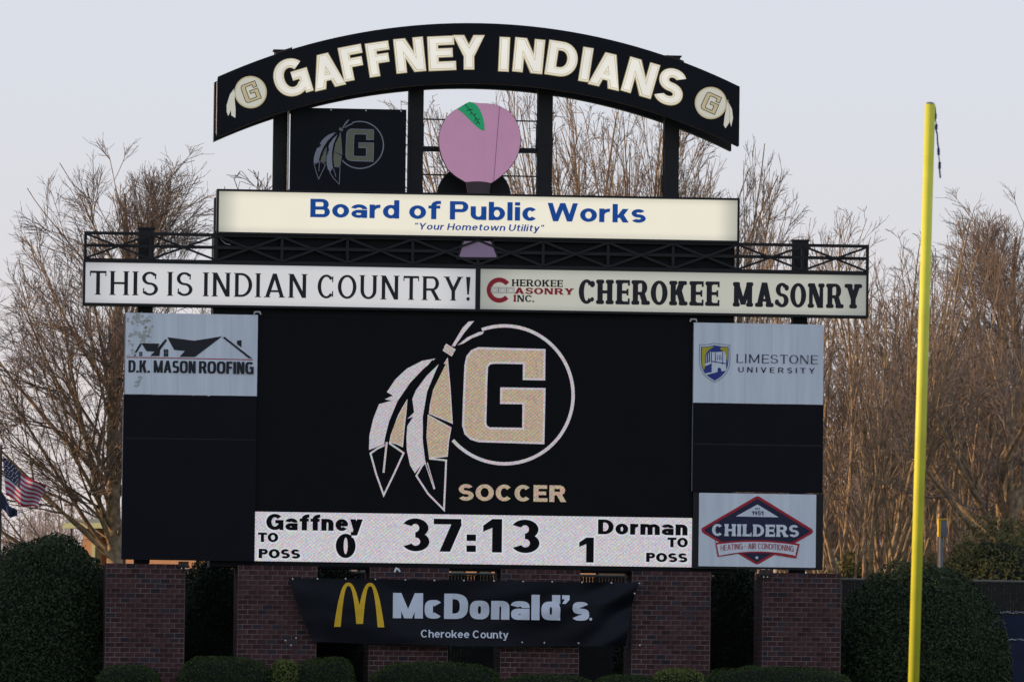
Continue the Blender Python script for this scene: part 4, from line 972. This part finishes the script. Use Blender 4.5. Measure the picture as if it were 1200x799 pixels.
# low clipped box hedge in front of the piers
boxes = [(112, 192, 779, 'boxwood_leaf', 'low clipped box shrub in front of the far left pier', 1), (207, 322, 768, 'boxwood_leaf', 'long low box hedge clump between the first two piers', 2), (342, 418, 770, 'boxwood_leaf', 'small rounded box shrub below the left end of the banner', 3),
         (430, 592, 775, 'boxwood_leaf', 'widest low box hedge below the middle of the banner', 4), (585, 700, 791, 'boxwood_leaf', 'very low box hedge clump below the fourth pier', 5), (690, 775, 790, 'boxwood_leaf', 'very low box clump left of the yellowish shrub', 6),
         (762, 830, 783, 'yellow_leaf', 'low yellowish speckled shrub in front of the fifth pier', 7), (815, 1003, 781, 'boxwood_leaf', 'long low box hedge in front of the last pier', 8), (316, 352, 772, 'yellow_leaf', 'small yellowish shrub wedged between two box shrubs near the second pier', 9)]
for (pa, pb, pt, m, lab, sd) in boxes:
    Yb_ = -1.25-(0.25 if sd in (1, 5, 6) else 0); xa, _ = P(pa, 790, Yb_); xb_, _ = P(pb, 790, Yb_); ztp = P((pa+pb)/2, pt, Yb_)[1]; w = (xb_-xa)/2
    gz = G-0.12
    shrub('box_shrub', lab, 'shrub', ((xa+xb_)/2, Yb_, gz), (w, 0.55, ztp-gz), int(9000*w+6000), 0.019 if m != 'yellow_leaf' else 0.024, m, 3.4, 0.06, 5, sd, 'low shrubs in front of the piers', zmin=-0.3)
# bare little shrub at the bottom of the first gap
# ------------------------------------------------------------------ bare winter trees
def unit(v): return v/np.maximum(np.linalg.norm(v, axis=-1, keepdims=True), 1e-9)
def grow(rg, par, pr, C, u0, u1, ang, asd, Lf, K, up, wob, rk, rmin, upow=1.0, thin=True, lv=0.3):
    """C children on every parent branch; par (S,K,3) points, pr (S,K) radii; Lf(u, parent length) gives lengths"""
    S, Kp, _ = par.shape; u = u0+(u1-u0)*rg.rand(S, C)**upow
    f = u*(Kp-1); i = np.minimum(f.astype(int), Kp-2); w = (f-i)[..., None]
    s = np.arange(S)[:, None]; base = par[s, i]*(1-w)+par[s, i+1]*w; tan = unit(par[s, i+1]-par[s, i])
    rb = pr[s, i]*(1-w[..., 0])+pr[s, i+1]*w[..., 0]
    plen = np.linalg.norm(par[:, 1:]-par[:, :-1], axis=2).sum(1)[:, None]*np.ones_like(u)
    q = rg.randn(S, C, 3); perp = unit(q-(q*tan).sum(-1, keepdims=True)*tan)
    a = (ang(u) if callable(ang) else np.full_like(u, ang)) + rg.randn(S, C)*asd
    d = unit(np.cos(a)[..., None]*tan+np.sin(a)[..., None]*perp)
    L = Lf(u, plen)*(1-lv+2*lv*rg.rand(S, C)); n = S*C
    base, d, L, rb = base.reshape(n, 3), d.reshape(n, 3), L.reshape(n), rb.reshape(n)
    if thin and S > 1:                                    # short branches carry fewer twigs than long ones
        kp = rg.rand(n) < np.clip(0.85*plen.reshape(n)/plen.mean(), 0.12, 1.0); base, d, L, rb = base[kp], d[kp], L[kp], rb[kp]; n = len(L)
    pts = np.zeros((n, K, 3)); pts[:, 0] = base; p = base.copy()
    for k in range(1, K):
        d = unit(d+np.array([0, 0, up])+rg.randn(n, 3)*wob); p = p+d*(L/(K-1))[:, None]; pts[:, k] = p
    r0 = np.minimum(rb*0.72, L*rk)[:, None]; r = np.maximum(r0*(1-np.linspace(0, 1, K)[None]**1.1*0.86), rmin)
    return pts, r
def tubes(name, sets, sides, m, smooth=True):
    V, F, b = [], [], 0
    for (pts, r), ns in zip(sets, sides):
        S, K, _ = pts.shape
        t = np.zeros_like(pts); t[:, 1:-1] = pts[:, 2:]-pts[:, :-2]; t[:, 0] = pts[:, 1]-pts[:, 0]; t[:, -1] = pts[:, -1]-pts[:, -2]; t = unit(t)
        ref = np.array([0.31, 0.17, 0.05]); a = unit(np.cross(t, ref+np.zeros_like(t))); c = np.cross(t, a)
        th = np.arange(ns)*2*math.pi/ns
        v = pts[:, :, None]+(a[:, :, None]*np.cos(th)[None, None, :, None]+c[:, :, None]*np.sin(th)[None, None, :, None])*r[:, :, None, None]
        V.append(v.reshape(-1, 3)); idx = b+np.arange(S*K*ns).reshape(S, K, ns); nx = np.roll(idx, -1, 2)
        F.append(np.stack([idx[:, :-1], nx[:, :-1], nx[:, 1:], idx[:, 1:]], -1).reshape(-1)); b += S*K*ns
    return np_mesh(name, np.concatenate(V), np.concatenate(F), 4, [m], smooth)
def norm(arrs, rs, sq=0.45):
    """scale a grown tree in place so that its topmost twigs end 10 m up"""
    z = np.concatenate([a[..., 2].ravel() for a in arrs]); k = 10.0/np.percentile(z, 99.93)
    for a in arrs: a *= k
    for a in arrs: a[..., 2] = np.where(a[..., 2] > 9.6, 9.6+(a[..., 2]-9.6)*sq, a[..., 2])
def tree_meshes(seed, style, bark='bark', twig='twig', dens=1.0, tw=0.0048):
    """returns (trunk mesh, crown mesh) of a tree 10 m tall standing at the origin"""
    rg = np.random.RandomState(seed); H = 10.0; K0 = 14
    fine = lambda s, n3=7, n4=5: None
    if style == 'broad':
        z = np.linspace(0, H*0.97, K0); t0 = np.zeros((1, K0, 3)); t0[0, :, 2] = z; t0[0, :, :2] += np.cumsum(rg.randn(K0, 2)*0.045, 0)
        r0 = (0.165*(1-(z/H))**0.8+0.010)[None]
        l1 = grow(rg, t0, r0, int(56*dens), 0.18, 0.97, lambda u: 0.90-0.42*u, 0.12, lambda u, p: H*0.52*(1.02-u)**0.70*np.clip(0.75+u*1.0, 0, 1)+0.35, 12, 0.024, 0.042, 0.0088, 0.007, 1.25)
        l2 = grow(rg, *l1, 11, 0.12, 0.97, 0.62, 0.15, lambda u, p: p*0.44*(1.15-u)+0.25, 8, 0.035, 0.06, 0.010, 0.0060)
        l3 = grow(rg, *l2, 9, 0.08, 1.0, 0.52, 0.16, lambda u, p: p*0.38*(1.2-u)+0.18, 5, 0.020, 0.06, 0.010, tw)
        l4 = grow(rg, *l3, 5, 0.1, 1.0, 0.5, 0.2, lambda u, p: p*0.40*(1.2-u)+0.15, 3, 0.015, 0.05, 0.010, tw*0.7)
    elif style == 'stems':
        S = 9 if seed < 50 else 15; base = np.zeros((1, 2, 3)); base[0, 1, 2] = 0.6; rb = np.full((1, 2), 0.22)
        s0 = grow(rg, base, rb, S, 0.3, 1.0, 0.27, 0.12, lambda u, p: np.full_like(u, H*0.80), 18, 0.006, 0.025, 0.0088, 0.006, lv=0.13)
        l1 = grow(rg, *s0, int(11*dens), 0.12, 0.96, lambda u: 0.48-0.18*u, 0.08, lambda u, p: H*0.32*(1.03-u)**0.6+0.3, 10, 0.030, 0.035, 0.0085, 0.0065, 0.9)
        l2 = grow(rg, *l1, 6, 0.15, 0.98, 0.50, 0.14, lambda u, p: p*0.36*(1.15-u)+0.2, 6, 0.03, 0.05, 0.009, 0.0052)
        l3 = grow(rg, *l2, 4, 0.1, 1.0, 0.5, 0.18, lambda u, p: p*0.45*(1.15-u)+0.12, 4, 0.02, 0.05, 0.009, tw)
        l4 = grow(rg, *l3, 2, 0.2, 1.0, 0.5, 0.2, lambda u, p: p*0.45*(1.2-u)+0.08, 3, 0.01, 0.05, 0.009, tw*0.75)
        norm([base, s0[0], l1[0], l2[0], l3[0], l4[0]], [rb, s0[1], l1[1], l2[1], l3[1], l4[1]])
        return tubes('trunk', [(base, rb), s0, l1], (8, 6, 5), bark), tubes('crown', [l2, l3, l4], (4, 3, 3), twig)
    elif style == 'oak':
        K0 = 9; z = np.linspace(0, H*0.5, K0); t0 = np.zeros((1, K0, 3)); t0[0, :, 2] = z; t0[0, :, 0] = -0.5*(z/5)**1.5+0.06*rg.randn(K0).cumsum(); r0 = (0.27*(1-0.5*z/H*2)+0.02)[None]
        l1 = grow(rg, t0, r0, 13, 0.32, 1.0, lambda u: 0.85-0.35*u, 0.2, lambda u, p: np.full_like(u, H*0.50), 14, 0.03, 0.11, 0.021, 0.010)
        l2 = grow(rg, *l1, 10, 0.15, 1.0, 0.70, 0.2, lambda u, p: p*0.48*(1.15-u*0.7), 9, 0.025, 0.11, 0.013, 0.007)
        l3 = grow(rg, *l2, 9, 0.1, 1.0, 0.62, 0.2, lambda u, p: p*0.40*(1.2-u)+0.15, 5, 0.02, 0.09, 0.010, tw)
        l4 = grow(rg, *l3, 5, 0.1, 1.0, 0.6, 0.22, lambda u, p: p*0.42*(1.2-u)+0.12, 3, 0.02, 0.08, 0.010, tw*0.75)
    else:   # 'small' loose far tree
        z = np.linspace(0, H*0.95, 9); t0 = np.zeros((1, 9, 3)); t0[0, :, 2] = z; t0[0, :, :2] += np.cumsum(rg.randn(9, 2)*0.06, 0); r0 = (0.11*(1-z/H)+0.008)[None]
        l1 = grow(rg, t0, r0, 30, 0.08, 0.97, 0.5, 0.12, lambda u, p: H*0.42*(1.02-u)**0.6+0.3, 8, 0.04, 0.05, 0.010, 0.008)
        l2 = grow(rg, *l1, 10, 0.1, 1.0, 0.5, 0.16, lambda u, p: p*0.42*(1.15-u)+0.2, 5, 0.03, 0.05, 0.010, 0.007)
        l3 = grow(rg, *l2, 7, 0.1, 1.0, 0.5, 0.2, lambda u, p: p*0.45*(1.2-u)+0.15, 3, 0.02, 0.05, 0.010, tw)
        norm([t0, l1[0], l2[0], l3[0]], [])
        return tubes('trunk', [(t0, r0), l1], (7, 5), bark), tubes('crown', [l2, l3], (3, 3), twig)
    norm([t0, l1[0], l2[0], l3[0], l4[0]], [], 0.8 if style == 'broad' else 0.45)
    return tubes('trunk', [(t0, r0), l1], (12, 6), bark), tubes('crown', [l2, l3, l4], (4, 3, 3), twig)
TM = {'broad': tree_meshes(21, 'broad'), 'stems': tree_meshes(5, 'stems'), 'stems2': tree_meshes(9, 'stems', dens=1.15), 'oak': tree_meshes(14, 'oak', bark='bark'),
      'bay': tree_meshes(55, 'stems'), 'small': tree_meshes(31, 'small', 'bark_grey', 'twig_far', tw=0.0065), 'pale': tree_meshes(33, 'small', 'twig_pale', 'twig_pale', tw=0.007), 'oak2': tree_meshes(17, 'oak', bark='bark_grey')}
def tree(kind, px, Y, top, rot, label, group=None, widen=1.0, base=None, lean=0.0):
    X, zt_ = P(px, top, Y); g = G-0.05 if base is None else base; s = (zt_-g)/10.0
    t = thing('bare_tree', label, 'tree', (X, Y, g), group); t.rotation_euler = (0, lean, rot)
    for nm, me in zip(('trunk', 'crown'), TM[kind]):
        o = bpy.data.objects.new(nm, me); link(o, t); o.scale = (s*widen, s*widen, s)
    return t
tree('broad', 138, 22, 162, 2.2, 'tall bare tree with wide spreading limbs behind the left end of the scoreboard', widen=1.04)
GB = 'bare trees behind the scoreboard'
tree('small', 318, 46, 190, 0.4, 'thin bare tree top showing between the left post and the sign below it', GB)
tree('small', 512, 52, 176, 1.9, 'faint bare tree seen between the second post and the pink peach', GB)
tree('bay', 672, 46, 92, 0.3, 'bare tree with upright stems right of the pink peach', GB)
tree('bay', 735, 50, 72, 1.0, 'tall many stemmed bare tree in the open bay right of the third post', GB, widen=0.68)
tree('bay', 800, 50, 135, 2.0, 'many stemmed bare tree behind the fourth post', GB, widen=0.68)
tree('stems', 850, 54, 200, 3.1, 'bare tree topping out below the right end of the arch', GB, widen=0.68)
tree('stems2', 905, 56, 226, 4.0, 'slim bare tree rising just right of the cream sign', GB, widen=0.68)
GR = 'row of bare trees right of the scoreboard'
for k, a in enumerate([('stems', 972, 30, 214, 0.0, 'golden lit many stemmed bare tree right beside the edge of the scoreboard'), ('stems2', 1016, 26, 240, 1.3, 'bare tree between the scoreboard and the yellow upright, with golden stems'),
          ('stems', 1056, 34, 262, 2.5, 'bare tree just left of the yellow upright'), ('stems2', 1108, 40, 268, 3.3, 'bare tree directly right of the yellow upright'),
          ('stems', 1150, 48, 254, 4.4, 'bare tree second from the right edge of the row'), ('broad', 1200, 44, 218, 5.1, 'tallest bare tree at the right edge, with a thick golden trunk')]):
    tree(*a, GR)
for px, Y, top, kd, lab in ((1255, 42, 240, 'stems2', 'bare tree just outside the right edge of the photo'), (1310, 36, 265, 'stems', 'second bare tree outside the right edge of the photo'), (1370, 44, 230, 'broad', 'third bare tree outside the right edge of the photo'), (1440, 40, 270, 'stems2', 'fourth bare tree outside the right edge of the photo')):
    tree(kd, px, Y, top, px*0.7, lab, GR)
for px, Y, top, lab in ((-120, 60, 330, 'bare tree outside the left edge of the photo'), (-210, 70, 300, 'second bare tree outside the left edge of the photo')): tree('small', px, Y, top, px*0.3, lab, GB)
tree('oak', 1192, 26, 330, 0.9, 'crooked bare oak with a thick sunlit trunk above the right bush')
tree('oak2', 1128, 60, 330, 2.0, 'crooked grey bare oak behind the short grey signal post')
far = [(960, 70, 335, 'small', 'distant bare tree seen close beside the right edge of the scoreboard'), (1004, 84, 355, 'oak2', 'distant bare oak seen through the golden stems right of the scoreboard'),
       (1046, 76, 330, 'small', 'distant bare tree just left of the yellow upright'), (1098, 78, 335, 'small', 'distant bare tree standing beyond the grey signal post'),
       (1136, 90, 345, 'oak2', 'distant bare oak a little right of the grey signal post'), (1170, 80, 325, 'small', 'distant bare tree behind the crooked sunlit oak'), (1216, 90, 325, 'oak2', 'distant bare oak at the right edge of the photo')]
for k, (px, Y, top, kd, lab) in enumerate(far): tree(kd, px, Y, top, k*1.7, lab, 'distant trees of the wood')
for k, (px, Y, top, lab) in enumerate([(3, 84, 585, 'small pale far tree right behind the flagpole'), (18, 90, 592, 'small pale far tree under the dark blue flag'), (38, 96, 580, 'small pale far tree under the striped flag'),
      (48, 76, 596, 'lowest small pale far tree, under the tip of the striped flag'), (60, 88, 574, 'small pale far tree between the striped flag and the street lamp'), (78, 100, 566, 'small pale far tree behind the street lamp'),
      (97, 92, 575, 'small pale far tree between the street lamp and the low building'), (112, 98, 590, 'small pale far tree rising behind the roof of the low building')]):
    tree('pale', px, Y, top, k*1.3, lab, 'small pale far trees', widen=1.5)
# olive evergreens under the bare trees on the right
for (px, top, Y, rx, lab, sd) in ((1176, 598, 20, 1.35, 'olive green evergreen at the right edge below the crooked oak', 41), (1136, 632, 20, 0.95, 'low olive evergreen right of the grey signal post', 42),
                             (1216, 606, 24, 1.3, 'olive evergreen cut by the right edge of the photo', 43), (1090, 648, 36, 1.1, 'low dark evergreen behind the yellow upright', 44), (1000, 640, 30, 0.9, 'low green shrub at the foot of the golden stems', 45)):
    X, ztp = P(px, top, Y); hz = (ztp-G)/2
    shrub('evergreen_tree', lab, 'tree', (X, Y, G+hz), (rx, rx, hz), 16000, 0.045, 'pine_leaf', 1.9, 0.16, 3.2, sd, zmin=-0.9, k=0.72, thick=0.35, aspect=0.3, trunk=True)

# ------------------------------------------------------------------ low building behind
YB2 = 46; BR = math.radians(38)
xb0, zroof = P(97, 619.5, YB2); t = T('low_building', 'low tan building with a green edged flat roof behind the left piers', 'building', (xb0, YB2, G)); t.rotation_euler = (0, 0, -BR); t['_o'] = (0, 0, 0)
def U(px):                                   # distance along the turned facade at which a photo column meets it
    lo, hi = 0, 60
    for _ in range(40):
        m_ = (lo+hi)/2; xx, yy = xb0+m_*math.cos(BR), YB2-m_*math.sin(BR)
        d = np.array([xx, yy, zroof])-CAM; q = 600+FPX*(d@AR)/(d@AF)
        if q < px: lo = m_
        else: hi = m_
    return lo
Hb = zroof-G
def bb(m, x0, x1, y0, y1, z0, z1, name, par=None):
    o = B(m).box(x0, x1, y0, y1, z0, z1).build(name); o.parent = par or t; return o
u1, u2, u3, u4, u5 = U(110.5), U(114.5), U(148), U(405), U(426)
ue = U(700)
bb('wall_orange', 0, u1, 0, 6, 0, Hb, 'wall'); bb('fascia', u1, u2, -0.1, 0.2, 0, Hb, 'pillar'); bb('wall_grey', u2, u3, 0.8, 6, 0, Hb, 'recessed_wall')
bb('wall_orange', u3, u4, 0, 6, 0, Hb, 'wall'); bb('wall_grey', u4, u5, -0.15, 6, 0, Hb, 'pillar'); bb('wall_orange', u5, ue, 0, 6, 0, Hb, 'wall')
for pa, pb_ in ((438, 446), (470, 484), (530, 545), (560, 575), (600, 615)):
    f = bb('window_glass', U(pa), U(pb_), -0.03, -0.005, 0.8, Hb-0.35, 'window'); bb('fascia', U(pa)-0.05, U(pb_)+0.05, -0.06, -0.031, Hb-0.35, Hb-0.29, 'lintel', f); bb('fascia', U(pa)-0.05, U(pb_)+0.05, -0.09, -0.031, 0.74, 0.8, 'sill', f)
r_ = bb('fascia', -0.25, ue+0.3, -0.55, 6.4, Hb, Hb+0.14, 'roof_edge'); bb('roof_grey', -0.2, ue+0.25, -0.5, 6.35, Hb+0.141, Hb+0.24, 'roof')
bb('fascia', U(126), U(131), 1.0, 1.3, Hb+0.24, Hb+0.85, 'vent_stack')

# ------------------------------------------------------------------ black fence behind the piers
YF = 9.0
fx0, fx1 = -20.0, 26.0; ztf = P(560, 674, YF)[1]; zr2 = P(1170, 681, YF)[1]
t = T('mesh_fence', 'black slatted chain link fence running behind the piers and the right bush', 'fence', (0, YF, G))
B('fence_rail').tube([(fx0, YF, zr2), (fx1, YF, zr2)], [0.028, 0.028], 6).build('top_rail', t)
x = fx0
while x < fx1: B('fence_black').tube([(x, YF+0.02, G-0.1), (x, YF+0.02, zr2+0.06)], [0.035, 0.035], 6).build('post', t); x += 2.6
b = B('fence_black'); x = fx0
while x < fx1: b.box(x, x+0.061, YF-0.004, YF+0.004, G+0.05, zr2-0.03); x += 0.07
o = b.build('slat', t); o['kind'] = 'stuff'
b = B('fence_black')                               # the wire mesh, woven on the slant
for k in range(-28, int((fx1-fx0)/0.075)):
    xa = fx0+k*0.075; h_ = zr2-G-0.1
    for sg in (1, -1):
        a_, c_ = (xa, xa+h_) if sg > 0 else (xa+h_, xa)
        if min(a_, c_) < fx0 or max(a_, c_) > fx1: continue
        b.bar((a_, YF-0.012*sg, G+0.08), (c_, YF-0.012*sg, zr2-0.02), 0.006, 0.005)
o = b.build('wire_mesh', t); o['kind'] = 'stuff'
xw, zw1 = P(1120, 720, YF-0.1); xw1, zw0 = P(1235, 790, YF-0.1)
tw_ = T('windscreen', 'dark blue mesh screen tied to the fence at the right edge', 'screen', (xw, YF-0.1, G))
B('navy_mesh').box(xw, xw1, YF-0.11, YF-0.09, G+0.1, zw1).build('mesh_sheet', tw_)
b = B('vinyl_white'); rr_ = random.Random(8)
for yrow, n_ in ((717, 46), (749, 30)):
    for k in range(n_):
        X, Z = P(1172+k*1.15, yrow+rr_.uniform(-1, 1), YF-0.12)
        b.box(X, X+rr_.uniform(.004, .012), YF-0.125, YF-0.115, Z-0.012, Z+rr_.uniform(0.0, .022))
b.build('text_fleck', tw_)  # pale flecks standing in for lines of white lettering

# ------------------------------------------------------------------ flags, lamp, signal post
YG = 12
x, zt_ = P(0.8, 524, YG); t = T('flagpole', 'dark flagpole at the left edge carrying two flags', 'pole', (x, YG, G))
B('pole_brown').tube([(x, YG, G-0.1), (x, YG, zt_)], [0.055, 0.038], 10).build('pole', t)
B('grey_metal').tube([(x, YG, zt_-0.01), (x, YG, zt_+0.03), (x, YG, zt_+0.07)], [0.02, 0.05, 0.02], 8).build('truck', t)
def flag_mesh(C4, nu, nv, wave):
    """C4: TL, TR, BR, BL photo pixels of the flag"""
    TL, TR, BR_, BL = [P(a, c, YG-0.05) for a, c in C4]; vs = []
    for j in range(nv+1):
        v = j/nv
        for i in range(nu+1):
            u = i/nu; a = (TL[0]*(1-u)+TR[0]*u, TL[1]*(1-u)+TR[1]*u); c = (BL[0]*(1-u)+BR_[0]*u, BL[1]*(1-u)+BR_[1]*u)
            y = YG-0.05+wave*math.sin(7*u+2.2*v)*u+0.03*math.sin(15*u-3*v)*u
            vs.append((a[0]*(1-v)+c[0]*v, y, a[1]*(1-v)+c[1]*v-0.05*math.sin(math.pi*u)*1.2+0.03*math.sin(9*u)))
    return vs
t = T('national_flag', 'red and white striped flag with a starred dark blue corner flying from the left pole', 'flag', (x, YG, P(3, 572, YG)[1]))
NU, NV = 40, 26; vs = flag_mesh([(3, 534), (54, 571), (43.5, 595), (7, 580)], NU, NV, 0.10)
for k in range(13):
    b = B('flag_red' if k % 2 == 0 else 'flag_white'); fs = []
    for j in (2*k, 2*k+1):
        for i in range(NU):
            if k < 7 and i < 17: continue
            fs.append((j*(NU+1)+i, (j+1)*(NU+1)+i, (j+1)*(NU+1)+i+1, j*(NU+1)+i+1))
    used = sorted({q for f in fs for q in f}); mp_ = {q: n for n, q in enumerate(used)}
    b.add([vs[q] for q in used], [tuple(mp_[q] for q in f) for f in fs]); b.build('stripe', t, smooth=True)
b = B('flag_blue'); b.add(vs, [(j*(NU+1)+i, (j+1)*(NU+1)+i, (j+1)*(NU+1)+i+1, j*(NU+1)+i+1) for j in range(14) for i in range(17)]); b.build('canton', t, smooth=True)
b = B('flag_white')
for r in range(7):
    for c in range(6 if r % 2 == 0 else 5):
        i = 1.4+c*2.7+(1.35 if r % 2 else 0); j = 1.3+r*1.9; q = Vector(vs[int(j)*(NU+1)+int(i)]); b.add([(q.x+0.014*math.cos(a*math.pi/3), q.y-0.02, q.z+0.014*math.sin(a*math.pi/3)) for a in range(6)], [tuple(range(6))])
b.build('star', t)
t = T('dark_flag', 'small dark blue flag hanging below the striped flag', 'flag', (x, YG, P(3, 597, YG)[1]))
vs = flag_mesh([(1.5, 576), (20.5, 599), (20.8, 606), (1.5, 596)], 14, 10, 0.06)
B('flag_dark').add(vs, [(j*15+i, (j+1)*15+i, (j+1)*15+i+1, j*15+i+1) for j in range(10) for i in range(14)]).build('cloth', t, smooth=True)
YL2 = 62
x, zt_ = P(84, 590.5, YL2); xa_ = P(75, 591, YL2)[0]
t = T('street_lamp', 'slim street lamp with a short arm to the left above the round bush', 'lamp', (x, YL2, G))
B('pole_brown').tube([(x, YL2, G-0.1), (x, YL2, zt_)], [0.045, 0.032], 8).build('pole', t); B('pole_brown').box(xa_, x, YL2-0.08, YL2+0.08, zt_-0.045, zt_).build('lamp_head', t)
YS2 = 14
x, zt_ = P(1104.5, 607.5, YS2); zb_ = P(1104.5, 628.5, YS2)[1]
t = T('signal_post', 'short grey post with a yellow edged box rising behind the right bush', 'post', (x, YS2, G))
B('grey_metal').tube([(x-0.03, YS2, G-0.1), (x-0.03, YS2, zb_)], [0.05, 0.05], 8).build('pole', t); B('bark_grey').tube([(x-0.085, YS2+0.06, G-0.1), (x-0.085, YS2+0.06, zb_)], [0.02, 0.02], 6).build('conduit', t)
B('grey_metal').box(x-0.045, x+0.09, YS2-0.1, YS2+0.12, zb_, zt_-0.03).build('box', t)
b = B('signal_yellow'); b.box(x-0.10, x-0.048, YS2-0.1, YS2-0.07, zb_-0.01, zt_-0.03); b.box(x-0.10, x-0.07, YS2-0.07, YS2+0.12, zb_, zt_-0.03); b.build('yellow_edge', t)
B('signal_yellow').box(x-0.105, x+0.10, YS2-0.11, YS2+0.13, zt_-0.028, zt_).build('cap', t)

# ------------------------------------------------------------------ goal post on the field
YP = -88.0
xt, zt_ = P(1090, 122.3, YP); xb_, zb_ = P(1070.6, 799, YP); sl = (xt-xb_)/(zt_-zb_); zc0 = 3.05; xc0 = xb_-sl*(zb_-zc0)
t = T('goal_post', 'bright yellow goal post upright on the field in front of the right trees', 'goal post', (xc0, YP, 0))
B('post_yellow').tube([(xc0, YP, zc0), (xc0+(xt-xc0)*0.5, YP, (zc0+zt_)/2), (xt, YP, zt_)], [0.057, 0.057, 0.054], 24).build('upright', t, smooth=True)

B('post_yellow').tube([(xc0-0.06, YP, zc0-0.03), (xc0+7.17, YP, zc0-0.03)], [0.06, 0.06], 20).build('crossbar', t, smooth=True)
B('post_yellow').tube([(xc0+7.11, YP, zc0), (xc0+7.11-sl*0, YP, zt_)], [0.057, 0.054], 20).build('upright', t, smooth=True)
B('post_yellow').tube([(xc0+3.55, YP+1.9, -0.2), (xc0+3.55, YP+1.9, 1.7), (xc0+3.55, YP+1.75, 2.4), (xc0+3.55, YP+1.3, 2.85), (xc0+3.55, YP+0.6, 3.0), (xc0+3.55, YP, 3.02)], [0.085]*6, 18).build('gooseneck', t, smooth=True)
B('grey_metal').tube([(xt, YP, zt_), (xt, YP, zt_+0.018), (xt, YP, zt_+0.022)], [0.05, 0.035, 0.012], 16).build('cap', t)
t = T('wind_ribbon', 'thin dark purple wind ribbon hanging from the tip of the yellow upright', 'ribbon', (xt+0.05, YP, zt_-0.7))
pr = [(1095.6, 125), (1096.2, 134), (1096.0, 140), (1097.2, 146), (1097, 152), (1098.2, 158), (1098.6, 166), (1099.6, 174), (1100, 182), (1101, 190), (1101, 198), (1101.8, 209)]
b = B('ribbon_purple'); pp = [P(a, c, YP) for a, c in pr]
for i in range(len(pp)-1):
    w = 0.022 if i % 3 != 2 else 0.009; tw2 = 0.5+0.5*(i % 2); b.bar((pp[i][0], YP-0.01*(i % 2), pp[i][1]), (pp[i+1][0], YP-0.01*((i+1) % 2), pp[i+1][1]), w*tw2+0.006, 0.003)
b.build('ribbon_strip', t)

# ------------------------------------------------------------------ unseen row of conifers, added to block the low sun from piers and hedges
for k, yy in enumerate((-14, -9.5, -5, -0.5, 4.0, 8.5)):
    shrub('shade_conifer', 'added dark shade tree number %s in the row left of the scoreboard, outside the picture' % ('one', 'two', 'three', 'four', 'five', 'six')[k], 'tree', (-27-(k % 2)*0.8, yy, G+3.0), (2.7, 2.8, 3.6+0.3*(k % 3)), 9000, 0.12, 'pine_leaf', 2.2, 0.08, 2, 60+k, 'unseen conifers added for shade', k=0.88, trunk=True)

for o in bpy.data.objects:
    if '_o' in o: del o['_o']
